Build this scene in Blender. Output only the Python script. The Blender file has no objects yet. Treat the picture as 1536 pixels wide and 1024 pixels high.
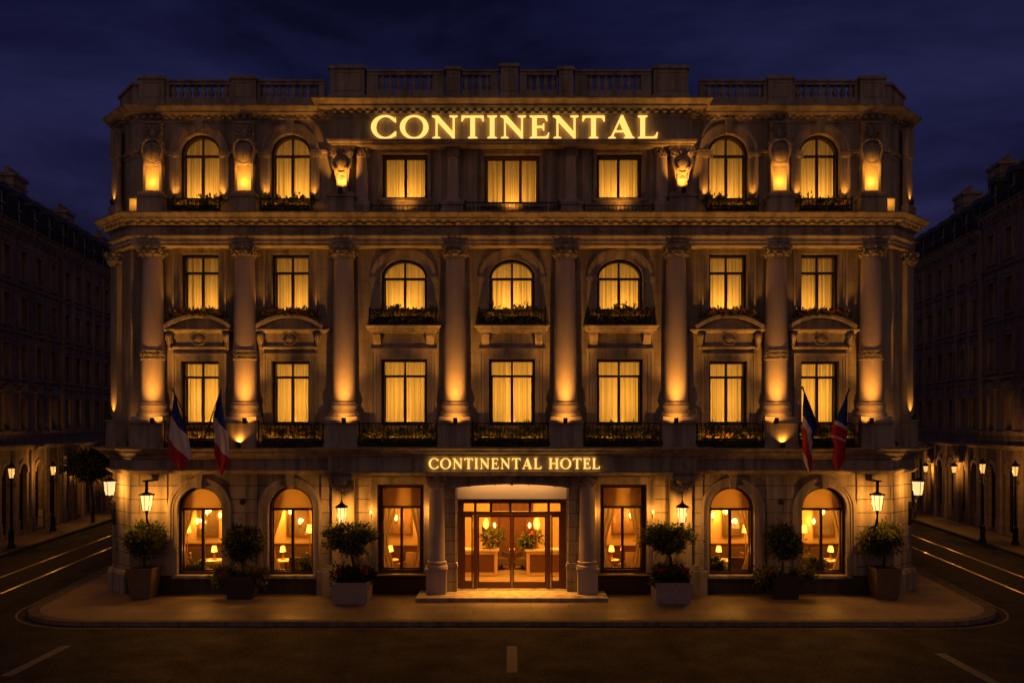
import bpy, bmesh, math, random
from mathutils import Vector, Matrix
from mathutils.geometry import tessellate_polygon
PI = math.pi
scene = bpy.context.scene
COL = scene.collection
rnd = random.Random(7)
WL = {}                                   # world location of every Empty that parents parts
F, CX, HY, CZ = 1364.0, 768.0, 636.0, 5.77

def ZA(py, Y): return CZ + (HY - py) * Y / F
def XA(px, Y): return (px - CX) * Y / F

# ------------------------------------------------------------------ mesh builder
class MB:
    def __init__(s): s.v = []; s.f = []; s.m = []; s.attr = None
    def add(s, vs, fs, mi=0):
        o = len(s.v); s.v += [tuple(v) for v in vs]
        for f in fs: s.f.append(tuple(i + o for i in f)); s.m.append(mi)
        return s
    def box(s, x0, x1, y0, y1, z0, z1, mi=0, tx=0, ty=0):
        """tx, ty shrink the top"""
        vs = [(x0,y0,z0),(x1,y0,z0),(x1,y1,z0),(x0,y1,z0),
              (x0+tx,y0+ty,z1),(x1-tx,y0+ty,z1),(x1-tx,y1-ty,z1),(x0+tx,y1-ty,z1)]
        return s.add(vs, [(0,3,2,1),(4,5,6,7),(0,1,5,4),(1,2,6,5),(2,3,7,6),(3,0,4,7)], mi)
    def lathe(s, cx, cy, prof, n=24, mi=0, sq=None):
        vs = []; fs = []
        for r, z in prof:
            for k in range(n):
                a = 2*PI*k/n; vs.append((cx+r*math.cos(a), cy+r*math.sin(a), z))
        for i in range(len(prof)-1):
            for k in range(n):
                k2 = (k+1) % n
                fs.append((i*n+k, i*n+k2, (i+1)*n+k2, (i+1)*n+k))
        fs.append(tuple(reversed(range(n)))); fs.append(tuple((len(prof)-1)*n+k for k in range(n)))
        return s.add(vs, fs, mi)
    def tube(s, pts, r, n=6, mi=0):
        pts = [Vector(p) for p in pts]; m = len(pts)
        rs = r if isinstance(r, (list, tuple)) else [r]*m
        vs = []; fs = []
        t0 = (pts[1]-pts[0]).normalized()
        up = Vector((0,0,1)) if abs(t0.z) < .9 else Vector((0,1,0))
        nrm = t0.cross(up).normalized()
        for i in range(m):
            t = (pts[min(i+1,m-1)] - pts[max(i-1,0)])
            t = t.normalized() if t.length > 1e-9 else t0
            nrm = (nrm - t*nrm.dot(t))
            nrm = nrm.normalized() if nrm.length > 1e-6 else t.orthogonal().normalized()
            b = t.cross(nrm)
            for k in range(n):
                a = 2*PI*k/n
                vs.append(pts[i] + (nrm*math.cos(a) + b*math.sin(a))*rs[i])
        for i in range(m-1):
            for k in range(n):
                k2 = (k+1) % n
                fs.append((i*n+k, i*n+k2, (i+1)*n+k2, (i+1)*n+k))
        fs.append(tuple(reversed(range(n)))); fs.append(tuple((m-1)*n+k for k in range(n)))
        return s.add(vs, fs, mi)
    def sweep(s, path, prof, mi=0, caps=True):
        """prof: (outward, z) closed polygon; path XY, outward = right-hand side (dy,-dx)"""
        m = len(path); P = [Vector(p) for p in path]; vs = []; fs = []; k = len(prof)
        for i in range(m):
            d0 = (P[i]-P[i-1]).normalized() if i > 0 else (P[1]-P[0]).normalized()
            d1 = (P[i+1]-P[i]).normalized() if i < m-1 else d0
            n0 = Vector((d0.y, -d0.x)); n1 = Vector((d1.y, -d1.x))
            b = (n0+n1); b = b/ max(b.dot(n0), .2)
            for o, z in prof: vs.append((P[i].x+b.x*o, P[i].y+b.y*o, z))
        for i in range(m-1):
            for j in range(k):
                j2 = (j+1) % k
                fs.append((i*k+j, (i+1)*k+j, (i+1)*k+j2, i*k+j2))
        s.add(vs, fs, mi)
        if caps:
            for i in (0, m-1):
                tri = tessellate_polygon([[Vector((o, z, 0)) for o, z in prof]])
                s.add(vs[i*k:(i+1)*k], [tuple(t) for t in tri], mi)
        return s
    def fill(s, loops, fn, mi=0):
        """flat fill of 2D loops (outer first, then holes); fn maps (a,b) to 3D"""
        flat = [p for l in loops for p in l]
        tri = tessellate_polygon([[Vector((a, b, 0)) for a, b in l] for l in loops])
        return s.add([fn(a, b) for a, b in flat], [tuple(t) for t in tri], mi)
    def wallstrip(s, loop, f0, f1, mi=0, closed=True):
        n = len(loop); vs = [f0(a, b) for a, b in loop] + [f1(a, b) for a, b in loop]
        fs = [(i, (i+1) % n, n+(i+1) % n, n+i) for i in range(n if closed else n-1)]
        return s.add(vs, fs, mi)
    def prism(s, loops, y0, y1, mi=0):
        """XZ loops (outer, holes) extruded from y0 to y1"""
        s.fill(loops, lambda a, b: (a, y0, b), mi); s.fill(loops, lambda a, b: (a, y1, b), mi)
        for l in loops: s.wallstrip(l, lambda a, b: (a, y0, b), lambda a, b: (a, y1, b), mi)
        return s
    def slab(s, loops, z0, z1, mi=0):
        s.fill(loops, lambda a, b: (a, b, z0), mi); s.fill(loops, lambda a, b: (a, b, z1), mi)
        for l in loops: s.wallstrip(l, lambda a, b: (a, b, z0), lambda a, b: (a, b, z1), mi)
        return s
    def ring(s, cx, cz, rin, rout, y0, y1, rise=1.0, n=28, a0=0, a1=PI, mi=0):
        lo = [(cx+rout*math.cos(a0+(a1-a0)*i/n), cz+rout*rise*math.sin(a0+(a1-a0)*i/n)) for i in range(n+1)]
        li = [(cx+rin*math.cos(a0+(a1-a0)*i/n), cz+rin*rise*math.sin(a0+(a1-a0)*i/n)) for i in range(n+1)]
        for i in range(n):
            q = [lo[i], lo[i+1], li[i+1], li[i]]
            vs = [(a, y0, b) for a, b in q] + [(a, y1, b) for a, b in q]
            fs = [(0,1,2,3), (4,7,6,5), (0,4,5,1), (2,6,7,3)]
            if i == 0: fs.append((0,3,7,4))
            if i == n-1: fs.append((1,5,6,2))
            s.add(vs, fs, mi)
        return s
    def ball(s, c, r, n=10, m=6, mi=0, sc=(1,1,1)):
        vs = [(c[0], c[1], c[2]+r*sc[2])]; fs = []
        for i in range(1, m):
            t = PI*i/m
            for k in range(n):
                a = 2*PI*k/n
                vs.append((c[0]+r*sc[0]*math.sin(t)*math.cos(a), c[1]+r*sc[1]*math.sin(t)*math.sin(a), c[2]+r*sc[2]*math.cos(t)))
        vs.append((c[0], c[1], c[2]-r*sc[2])); L = len(vs)-1
        for k in range(n):
            k2 = (k+1) % n
            fs.append((0, 1+k, 1+k2)); fs.append((L, 1+(m-2)*n+k2, 1+(m-2)*n+k))
            for i in range(m-2): fs.append((1+i*n+k, 1+(i+1)*n+k, 1+(i+1)*n+k2, 1+i*n+k2))
        return s.add(vs, fs, mi)
    def leaf(s, p, d, ln, wd, rng, mi=0):
        d = Vector(d).normalized(); a = d.orthogonal().normalized()
        a = (Matrix.Rotation(rng.uniform(0, 2*PI), 3, d) @ a)
        nn = d.cross(a); p = Vector(p)
        mid = p + d*ln*.5
        vs = [p, mid + a*wd + nn*wd*.5, p + d*ln - nn*ln*.15, mid - a*wd + nn*wd*.5]
        return s.add(vs, [(0,1,2),(0,2,3)], mi)
    def mesh(s, name, smooth=35, recalc=True, loc=(0,0,0)):
        me = bpy.data.meshes.new(name)
        l = Vector(loc)
        me.from_pydata([(x-l.x, y-l.y, z-l.z) for x, y, z in s.v], [], s.f)
        me.polygons.foreach_set('material_index', s.m)
        if recalc or smooth:
            bm = bmesh.new(); bm.from_mesh(me)
            if smooth: bmesh.ops.remove_doubles(bm, verts=bm.verts, dist=1e-5)
            if recalc: bmesh.ops.recalc_face_normals(bm, faces=bm.faces)
            bm.to_mesh(me); bm.free()
        if smooth:
            me.polygons.foreach_set('use_smooth', [True]*len(me.polygons))
            me.set_sharp_from_angle(angle=math.radians(smooth))
        me.update()
        return me

def wl(o): return WL.get(o.name, Vector((0,0,0))) if o is not None else Vector((0,0,0))
def put(name, me, mats, parent=None, loc=None):
    """link a mesh that is local to world point loc"""
    o = bpy.data.objects.new(name, me); COL.objects.link(o)
    loc = Vector(loc) if loc is not None else Vector((0,0,0))
    WL[o.name] = loc
    if not me.materials:
        for m in (mats if isinstance(mats, (list, tuple)) else [mats]): me.materials.append(m)
    if parent is not None: o.parent = parent; o.location = loc - wl(parent)
    else: o.location = loc
    return o
def obj(name, mb, mats, parent=None, loc=None, smooth=35, recalc=True):
    """mesh given in world coordinates, origin at loc (default: the parent's)"""
    if loc is None: loc = wl(parent) if parent is not None else Vector((0,0,0))
    return put(name, mb.mesh(name, smooth, recalc, loc), mats, parent, loc)
def tag(o, label=None, cat=None, group=None, kind=None):
    if label: o['label'] = label
    if cat: o['category'] = cat
    if group: o['group'] = group
    if kind: o['kind'] = kind
    return o
def thing(name, label, cat, loc, group=None, rot=0):
    o = bpy.data.objects.new(name, None); COL.objects.link(o)
    o.empty_display_size = .2
    o.location = loc; o.rotation_euler = (0,0,rot); WL[o.name] = Vector(loc)
    return tag(o, label, cat, group)
def copy_tree(o, parent=None, loc=None, label=None):
    c = o.copy(); COL.objects.link(c)
    if parent is not None: c.parent = parent
    if loc is not None: c.location = loc
    WL[c.name] = (wl(parent) if parent else Vector((0,0,0))) + Vector(c.location)
    if label: c['label'] = label
    for ch in list(o.children): copy_tree(ch, c)
    return c
WARM = (1.0, .37, .045)
def lamp(kind, name, loc, e, color=WARM, r=.03, target=None, angle=90, blend=1.0, sx=1, sy=1, parent=None):
    d = bpy.data.lights.new(name, kind); d.energy = e; d.color = color
    if kind in ('POINT', 'SPOT'): d.shadow_soft_size = r
    if kind == 'SPOT': d.spot_size = math.radians(angle); d.spot_blend = blend
    if kind == 'AREA': d.shape = 'RECTANGLE'; d.size = sx; d.size_y = sy
    o = bpy.data.objects.new(name, d); COL.objects.link(o)
    o.location = Vector(loc) - (wl(parent) if parent else Vector((0,0,0)))
    if parent: o.parent = parent
    if target is not None:
        o.rotation_euler = (Vector(target)-Vector(loc)).to_track_quat('-Z', 'Y').to_euler()
    return o

# ------------------------------------------------------------------ materials
def nt(name):
    m = bpy.data.materials.new(name); m.use_nodes = True
    t = m.node_tree; b = t.nodes['Principled BSDF']
    return m, t, b
def N(t, typ, **kw):
    n = t.nodes.new(typ)
    for k, v in kw.items():
        if k in n.inputs: n.inputs[k].default_value = v
        else: setattr(n, k, v)
    return n
def rgba(c): return (c[0], c[1], c[2], 1)
def ramp(t, stops, fac, interp='LINEAR'):
    r = t.nodes.new('ShaderNodeValToRGB'); r.color_ramp.interpolation = interp
    e = r.color_ramp.elements
    while len(e) < len(stops): e.new(.5)
    for k, (p, c) in enumerate(stops): e[k].position = p; e[k].color = rgba(c)
    t.links.new(fac, r.inputs[0]); return r
def simple(name, c, rough=.6, metal=0, c2=None, ns=6, bump=0, bs=40, spec=.5):
    m, t, b = nt(name)
    b.inputs['Base Color'].default_value = rgba(c); b.inputs['Roughness'].default_value = rough
    b.inputs['Metallic'].default_value = metal; b.inputs['Specular IOR Level'].default_value = spec
    tc = N(t, 'ShaderNodeNewGeometry')
    if c2:
        n = N(t, 'ShaderNodeTexNoise', Scale=ns, Detail=6.0, Roughness=.65); t.links.new(tc.outputs['Position'], n.inputs['Vector'])
        r = ramp(t, [(.3, c), (.7, c2)], n.outputs['Fac']); t.links.new(r.outputs['Color'], b.inputs['Base Color'])
    if bump:
        n = N(t, 'ShaderNodeTexNoise', Scale=bs, Detail=4.0); t.links.new(tc.outputs['Position'], n.inputs['Vector'])
        bn = N(t, 'ShaderNodeBump', Strength=bump, Distance=.02); t.links.new(n.outputs['Fac'], bn.inputs['Height'])
        t.links.new(bn.outputs['Normal'], b.inputs['Normal'])
    return m
def stone_mat(name, c, c2, joint=None, dark=.55, rough=.8, bump=.25, streak=.5, jb=.6):
    """weathered limestone; joint=(w,h,mortar) lays ashlar courses in the XZ plane"""
    m, t, b = nt(name); L = t.links
    g = N(t, 'ShaderNodeNewGeometry'); b.inputs['Roughness'].default_value = rough
    n = N(t, 'ShaderNodeTexNoise', Scale=1.3, Detail=8.0, Roughness=.7); L.new(g.outputs['Position'], n.inputs['Vector'])
    r = ramp(t, [(.32, c2), (.68, c)], n.outputs['Fac'])
    # vertical rain streaks
    mp = N(t, 'ShaderNodeMapping'); mp.inputs['Scale'].default_value = (3.5, 3.5, .28); L.new(g.outputs['Position'], mp.inputs['Vector'])
    n2 = N(t, 'ShaderNodeTexNoise', Scale=1.0, Detail=5.0, Roughness=.6); L.new(mp.outputs[0], n2.inputs['Vector'])
    r2 = ramp(t, [(.35, (1-streak,)*3), (.6, (1,1,1))], n2.outputs['Fac'])
    mx = N(t, 'ShaderNodeMixRGB', blend_type='MULTIPLY'); mx.inputs[0].default_value = 1
    L.new(r.outputs[0], mx.inputs[1]); L.new(r2.outputs[0], mx.inputs[2]); col = mx.outputs[0]
    n3 = N(t, 'ShaderNodeTexNoise', Scale=38, Detail=4.0); L.new(g.outputs['Position'], n3.inputs['Vector'])
    hgt = n3.outputs['Fac']
    bn = N(t, 'ShaderNodeBump', Strength=bump, Distance=.02); L.new(hgt, bn.inputs['Height']); nrm = bn.outputs[0]
    if joint:
        w, h, mo = joint
        sp = N(t, 'ShaderNodeSeparateXYZ'); L.new(g.outputs['Position'], sp.inputs[0])
        add = N(t, 'ShaderNodeMath', operation='ADD'); L.new(sp.outputs['X'], add.inputs[0]); L.new(sp.outputs['Y'], add.inputs[1])
        cb = N(t, 'ShaderNodeCombineXYZ'); L.new(add.outputs[0], cb.inputs[0]); L.new(sp.outputs['Z'], cb.inputs[1])
        br = N(t, 'ShaderNodeTexBrick', Scale=1.0); L.new(cb.outputs[0], br.inputs['Vector'])
        br.inputs['Brick Width'].default_value = w; br.inputs['Row Height'].default_value = h
        br.inputs['Mortar Size'].default_value = mo; br.inputs['Mortar Smooth'].default_value = .3
        br.inputs['Color1'].default_value = (1,1,1,1); br.inputs['Color2'].default_value = (.86,.86,.86,1); br.inputs['Mortar'].default_value = (dark,dark,dark,1)
        m2 = N(t, 'ShaderNodeMixRGB', blend_type='MULTIPLY'); m2.inputs[0].default_value = 1
        L.new(col, m2.inputs[1]); L.new(br.outputs['Color'], m2.inputs[2]); col = m2.outputs[0]
        inv = N(t, 'ShaderNodeMath', operation='SUBTRACT'); inv.inputs[0].default_value = 1; L.new(br.outputs['Fac'], inv.inputs[1])
        b2 = N(t, 'ShaderNodeBump', Strength=jb, Distance=.03); L.new(inv.outputs[0], b2.inputs['Height']); L.new(nrm, b2.inputs['Normal']); nrm = b2.outputs[0]
    L.new(col, b.inputs['Base Color']); L.new(nrm, b.inputs['Normal'])
    return m
def emit(name, c, s):
    m, t, b = nt(name)
    b.inputs['Base Color'].default_value = rgba(c); b.inputs['Emission Color'].default_value = rgba(c); b.inputs['Emission Strength'].default_value = s
    return m
def lit_glass(name, c, s):
    m = bpy.data.materials.new(name); m.use_nodes = True; t = m.node_tree; t.nodes.clear()
    o = N(t, 'ShaderNodeOutputMaterial'); e = N(t, 'ShaderNodeEmission', Color=rgba(c), Strength=s); a = N(t, 'ShaderNodeBsdfTransparent'); mx = N(t, 'ShaderNodeAddShader')
    t.links.new(e.outputs[0], mx.inputs[0]); t.links.new(a.outputs[0], mx.inputs[1]); t.links.new(mx.outputs[0], o.inputs[0])
    return m
def glass_mat(name, tint=(.95,.95,.95), ior=1.45, mixmax=1.0):
    m = bpy.data.materials.new(name); m.use_nodes = True; t = m.node_tree; t.nodes.clear()
    o = N(t, 'ShaderNodeOutputMaterial'); a = N(t, 'ShaderNodeBsdfTransparent', Color=rgba(tint))
    g = N(t, 'ShaderNodeBsdfGlossy', Roughness=.03); fr = N(t, 'ShaderNodeFresnel', IOR=ior); mx = N(t, 'ShaderNodeMixShader')
    t.links.new(fr.outputs[0], mx.inputs[0]); t.links.new(a.outputs[0], mx.inputs[1]); t.links.new(g.outputs[0], mx.inputs[2]); t.links.new(mx.outputs[0], o.inputs[0])
    return m
def cloth_mat(name, c, trans=.55, fold_shade=True):
    m = bpy.data.materials.new(name); m.use_nodes = True; t = m.node_tree; t.nodes.clear(); L = t.links
    o = N(t, 'ShaderNodeOutputMaterial'); d = N(t, 'ShaderNodeBsdfDiffuse', Color=rgba(c)); tr = N(t, 'ShaderNodeBsdfTranslucent', Color=rgba(c)); mx = N(t, 'ShaderNodeMixShader')
    mx.inputs[0].default_value = trans
    L.new(d.outputs[0], mx.inputs[1]); L.new(tr.outputs[0], mx.inputs[2]); L.new(mx.outputs[0], o.inputs[0])
    if fold_shade:
        g = N(t, 'ShaderNodeNewGeometry'); mp = N(t, 'ShaderNodeMapping'); mp.inputs['Scale'].default_value = (27, 6, .22); L.new(g.outputs['Position'], mp.inputs[0])
        n = N(t, 'ShaderNodeTexNoise', Scale=1.0, Detail=4.0, Roughness=.6); L.new(mp.outputs[0], n.inputs['Vector'])
        r = ramp(t, [(.35, tuple(x*.66 for x in c)), (.6, c)], n.outputs['Fac'])  # shading of the folds painted into the cloth colour
        L.new(r.outputs[0], d.inputs[0]); L.new(r.outputs[0], tr.inputs[0])
    return m
def island_mat(name, stops, rough=.6, trans=0):
    m, t, b = nt(name); g = N(t, 'ShaderNodeNewGeometry')
    r = ramp(t, stops, g.outputs['Random Per Island']); t.links.new(r.outputs[0], b.inputs['Base Color']); b.inputs['Roughness'].default_value = rough
    if trans:
        tr = N(t, 'ShaderNodeBsdfTranslucent'); t.links.new(r.outputs[0], tr.inputs[0]); mx = N(t, 'ShaderNodeMixShader'); mx.inputs[0].default_value = trans
        t.links.new(b.outputs[0], mx.inputs[1]); t.links.new(tr.outputs[0], mx.inputs[2]); t.links.new(mx.outputs[0], t.nodes['Material Output'].inputs[0])
    return m

M = {}
M['stone'] = stone_mat('limestone', (.50,.44,.36), (.36,.31,.25))
M['ashlar'] = stone_mat('limestone_ashlar', (.47,.41,.33), (.33,.285,.23), joint=(1.25,.41,.012), dark=.72, jb=.35)
M['rustic'] = stone_mat('limestone_rusticated', (.50,.44,.35), (.36,.31,.25), joint=(7.3,.46,.016), dark=.38, jb=1.0)
M['carved'] = stone_mat('carved_limestone', (.46,.40,.32), (.30,.26,.21), bump=.7)
M['column'] = stone_mat('column_limestone', (.55,.47,.42), (.47,.40,.355), bump=.12, streak=.15)
M['plinth'] = stone_mat('dark_granite', (.06,.05,.045), (.035,.03,.028), bump=.15, rough=.5)
M['iron'] = simple('black_iron', (.018,.016,.015), .45, .3)
M['bronze'] = simple('dark_bronze', (.07,.045,.022), .4, .7)
M['frame'] = simple('dark_wood_frame', (.028,.014,.008), .4, c2=(.04,.02,.012), ns=20)
M['redwood'] = simple('red_brown_door_wood', (.13,.050,.020), .35, c2=(.075,.028,.012), ns=9)
M['glass'] = glass_mat('window_glass')
M['curtain'] = cloth_mat('sheer_curtain', (.80,.72,.56))
M['drape'] = cloth_mat('heavy_drape', (.62,.47,.28), trans=.3)
M['letter'] = emit('glowing_letter', (1,.54,.12), 1.55)
M['lantern_glass'] = lit_glass('lantern_light', (1,.68,.28), .6)
M['street_glass'] = lit_glass('street_lamp_light', (1,.54,.15), .5)
M['bulb'] = emit('lit_bulb', (1,.52,.12), 6)
M['panel_light'] = cloth_mat('backlit_opal_panel', (.80,.74,.55), .85, False)
M['leaf'] = island_mat('foliage', [(0,(.035,.055,.013)),(.5,(.11,.14,.033)),(1,(.25,.25,.065))], trans=.4)
M['leaf_dark'] = island_mat('dark_foliage', [(0,(.018,.036,.011)),(.6,(.055,.085,.02)),(1,(.14,.15,.04))], trans=.4)
M['bloom'] = island_mat('blossom', [(0,(.40,.02,.02)),(.35,(.50,.05,.03)),(.6,(.55,.14,.10)),(.85,(.5,.22,.05)),(1,(.55,.32,.2))])
M['bloom_red'] = island_mat('red_blossom', [(0,(.36,.012,.02)),(1,(.5,.05,.05))])
M['bark'] = simple('bark', (.045,.03,.02), .9, c2=(.025,.017,.012), ns=30, bump=.5)
M['soil'] = simple('soil', (.03,.022,.016), .95)
M['pot_tan'] = simple('tan_planter', (.22,.15,.09), .7, c2=(.15,.10,.06), bump=.2)
M['pot_dark'] = simple('dark_planter', (.05,.042,.038), .6, c2=(.035,.03,.028))
M['pot_grey'] = simple('pale_planter', (.42,.36,.33), .75, c2=(.32,.27,.25), bump=.2)
M['asphalt'] = None
M['blind'] = cloth_mat('roller_blind', (.78,.66,.44), .6, False)
M['floor'] = simple('lobby_floor', (.42,.32,.2), .25, c2=(.34,.25,.15), ns=2)
M['plaster'] = simple('warm_plaster', (.68,.50,.24), .8, c2=(.60,.42,.19))
M['ceil'] = simple('ceiling_paint', (.7,.6,.45), .8)
M['wood'] = simple('furniture_wood', (.16,.07,.03), .4, c2=(.10,.045,.02), ns=12)
M['darkwood'] = simple('dark_door_wood', (.07,.03,.014), .4)
M['uphol'] = simple('upholstery', (.32,.20,.11), .8, c2=(.26,.16,.08))
M['uphol_dark'] = simple('dark_upholstery', (.09,.05,.03), .8)
M['linen'] = simple('white_linen', (.7,.62,.5), .8)
M['shade'] = emit('glowing_lampshade', (1,.48,.09), 1.15)
M['brass'] = simple('brass', (.45,.28,.09), .3, .9)
M['white_panel'] = simple('white_lintel', (.72,.64,.5), .6)
M['finial'] = simple('gilded_finial', (.6,.42,.16), .3, .8)
# ================================================================== HOTEL
YW = 31.0
hotel = thing('hotel_building', 'floodlit five storey classical stone hotel with giant columns and a roof balustrade', 'hotel', (0, 31, 0))
MESHES = {}

def arch_loop(cx, z0, w, h, rise, n=18):
    """opening outline, counter clockwise from bottom left; rise 0 = rectangular"""
    a = w/2
    p = [(cx-a, z0), (cx+a, z0)]
    if rise <= 0: return p + [(cx+a, z0+h), (cx-a, z0+h)]
    zs = z0+h-rise
    return p + [(cx+a*math.cos(PI*i/n), zs+rise*math.sin(PI*i/n)) for i in range(n+1)]

# --- the openings: key -> (cx, z0, w, h, rise)
XO, XI, XC = 10.64, 7.55, 3.68
SIDEX = {-1: (10.64, 7.55), 1: (10.50, 7.37)}; GNDX = {-1: (10.64, 7.55), 1: (10.64, 7.50)}
OP = {}
for sgn, sd in ((-1, 'l'), (1, 'r')):
    for q, x, xg in zip('oi', SIDEX[sgn], GNDX[sgn]):
        OP['g'+sd+q] = (sgn*xg, .63, 1.54, 3.01, .77)
        OP['2'+sd+q] = (sgn*x, 5.72, 1.30, 2.20, 0)
        OP['3'+sd+q] = (sgn*x, 9.56, 1.30, 2.01, 0)
        OP['4'+sd+q] = (sgn*x, 13.40, 1.38, 2.27, .66)
    OP['g'+sd+'c'] = (sgn*3.80, .66, 1.58, 3.06, 0)
    OP['2'+sd+'c'] = (sgn*XC, 5.72, 1.57, 2.27, 0)
    OP['3'+sd+'c'] = (sgn*XC, 9.60, 1.57, 1.80, .62)
    OP['4'+sd+'c'] = (sgn*3.66, 13.45, 1.56, 1.55, 0)
OP['2m'] = (0, 5.72, 1.57, 2.27, 0)
OP['3m'] = (0, 9.60, 1.57, 1.80, .62)
OP['4m'] = (0, 13.25, 1.9, 1.72, 0)
OP['door'] = (0, .12, 3.72, 3.75, 0)

# --- front wall: three sheets stacked (rusticated ground floor, ashlar above, plain top storey)
def front(name, z0, z1, keys, m, xw):
    b = MB(); loops = [[(-xw, z0), (xw, z0), (xw, z1), (-xw, z1)]]
    for k in keys: loops.append(arch_loop(*OP[k]))
    b.fill(loops, lambda a, c: (a, YW, c))
    for k in keys:
        b.wallstrip(arch_loop(*OP[k]), lambda a, c: (a, YW, c), lambda a, c: (a, YW+.42, c))
    # chamfers and sides
    for s in (-1, 1):
        q = [(s*xw, YW), (s*(xw+1.05), YW+1.05), (s*(xw+2.6), 46)]
        for i in range(2):
            (x0, y0), (x1, y1) = q[i], q[i+1]
            b.add([(x0,y0,z0),(x1,y1,z0),(x1,y1,z1),(x0,y0,z1)], [(0,1,2,3)])
    b.add([(-xw-2.6,46,z0),(xw+2.6,46,z0),(xw+2.6,46,z1),(-xw-2.6,46,z1)], [(0,1,2,3)])
    return obj(name, b, m, hotel, smooth=0, recalc=False)
G = [k for k in OP if k[0] in 'gd']; U = [k for k in OP if k[0] in '23']; T4 = [k for k in OP if k[0] == '4']
w0 = front('wall', 0, 4.5, G, M['rustic'], 13.03); tag(w0, 'rusticated ground floor wall')
w1 = front('wall', 4.5, 12.4, U, M['ashlar'], 13.0); tag(w1, 'ashlar wall of the middle storeys')
w2 = front('wall', 12.4, 16.3, T4, M['stone'], 12.82); tag(w2, 'plain top storey wall')
b = MB()
for z, yy in ((4.35, 31.44), (12.42, 31.44)): b.box(-13.9, 13.9, yy+.0, 45.9, z, z+.08)
b.slab([[(-12.8,31.02),(12.8,31.02),(13.8,32.0),(15.3,45.9),(-15.3,45.9),(-13.8,32.0)]], 16.31, 16.42)
obj('roof', b, M['stone'], hotel, smooth=0)

def path(xc, yc, xe, ye, tail=43.0, tdx=1.3):
    return [(-xe-tdx, tail), (-xe, ye), (-xc, yc), (xc, yc), (xe, ye), (xe+tdx, tail)]

# --- mouldings
b = MB()                                                     # plinth, stopped at the doorway
for s in (-1, 1):
    pr = [(-.05,0),(.10,0),(.10,.52),(.06,.60),(-.05,.62)]
    if s < 0: b.sweep([(-14.6,43),(-14.06,32.05),(-13.03,31),(-2.98,31)], pr)
    else: b.sweep([(2.98,31),(13.03,31),(14.06,32.05),(14.6,43)], pr)
obj('plinth', b, M['plinth'], hotel, smooth=0)
PG = path(12.75, 30.55, 14.0, 31.8)
b = MB()                                                     # cornice over the ground floor
b.sweep(PG, [(-.5,4.10),(.02,4.10),(.06,4.12),(.18,4.22),(.18,4.26),(.07,4.28),(.07,4.56),(.17,4.65),(.17,4.69),(.38,4.82),(.38,4.86),(.55,4.94),(.60,4.955),(.60,4.99),(-.6,5.0)])
obj('cornice', b, M['stone'], hotel)
b = MB()                                                     # projecting entrance entablature in front of it
pe = [(-6.05, 31.0), (-6.05, 30.12), (6.05, 30.12), (6.05, 31.0)]
b.sweep(pe, [(-.8,4.06),(.03,4.06),(.05,4.09),(.15,4.17),(.15,4.20),(.03,4.23),(.03,4.66),(.13,4.74),(.13,4.77),(.34,4.87),(.34,4.90),(.50,4.965),(.55,4.98),(.55,5.015),(-.8,5.02)])
tag(obj('entablature', b, M['stone'], hotel), 'entrance entablature carrying the lettered frieze')

PE = path(12.75, 30.42, 14.0, 31.67)
b = MB()                                                     # main entablature over the giant columns
b.sweep(PE, [(-.6,11.74),(.0,11.74),(.0,11.84),(.03,11.86),(.03,11.96),(.11,12.045),(.11,12.075),(.0,12.09),(.0,12.36),(.05,12.38),(.10,12.43),(.10,12.525),(.30,12.53),(.35,12.575),(.35,12.61),(.48,12.72),(.50,12.74),(.50,12.78),(-.7,12.80)])
def blocks(pth, off0, off1, z0, z1, w, gap):
    for i in range(len(pth)-1):
        p0 = Vector(pth[i]); p1 = Vector(pth[i+1]); d = (p1-p0); Ln = d.length; d.normalize(); n = Vector((d.y, -d.x))
        if Ln > 9 and abs(d.y) > .5: continue
        k = max(1, round((Ln-.1)/gap))
        for j in range(k):
            c = p0 + d*(Ln*(j+.5)/k)
            q = [c + d*(w/2*sx) + n*o for sx, o in ((-1,off0),(1,off0),(1,off1),(-1,off1))]
            b.add([(p.x,p.y,z0) for p in q] + [(p.x,p.y,z1) for p in q], [(0,1,2,3),(4,7,6,5),(0,4,5,1),(1,5,6,2),(2,6,7,3),(3,7,4,0)])
blocks(PE, .08, .30, 12.43, 12.523, .15, .325)
tag(obj('cornice', b, M['stone'], hotel), 'bracketed main cornice over the giant columns')
PT = path(12.82, 31.0, 13.92, 32.15)
def top_prof(d): return [(-.3,16.02),(.03,16.02),(.05,16.10),(.10,16.13),(.10,16.20),(.16,16.225),(.28,16.24),(.33,16.285),(.33,16.32),(.47,16.43),(.50,16.45),(.50,16.50),(-.3,16.53)]
b = MB(); b.sweep(PT, top_prof(0)); blocks(PT, .09, .22, 16.135, 16.222, .11, .24)
tag(obj('cornice', b, M['stone'], hotel), 'dentilled top cornice')
PC = [(-6.03, 31.0), (-6.03, 30.42), (6.03, 30.42), (6.03, 31.0)]
b = MB(); b.sweep(PC, [(-.3,16.0),(.03,16.0),(.06,16.10),(.10,16.13),(.10,16.20),(.18,16.225),(.34,16.245),(.39,16.29),(.39,16.33),(.55,16.45),(.58,16.47),(.58,16.52),(-.3,16.54)])
blocks(PC, .09, .28, 16.13, 16.222, .12, .27)
tag(obj('cornice', b, M['stone'], hotel), 'projecting cornice above the large sign')
# sign fascia over the loggia
b = MB(); b.box(-6.03, 6.03, 30.42, 30.98, 15.30, 15.998)
b.sweep(PC, [(-.5,15.10),(.04,15.10),(.06,15.16),(.14,15.18),(.16,15.25),(.10,15.29),(.0,15.30),(-.5,15.299)])
tag(obj('fascia', b, M['stone'], hotel), 'plain stone fascia carrying the large lettering')
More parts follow.
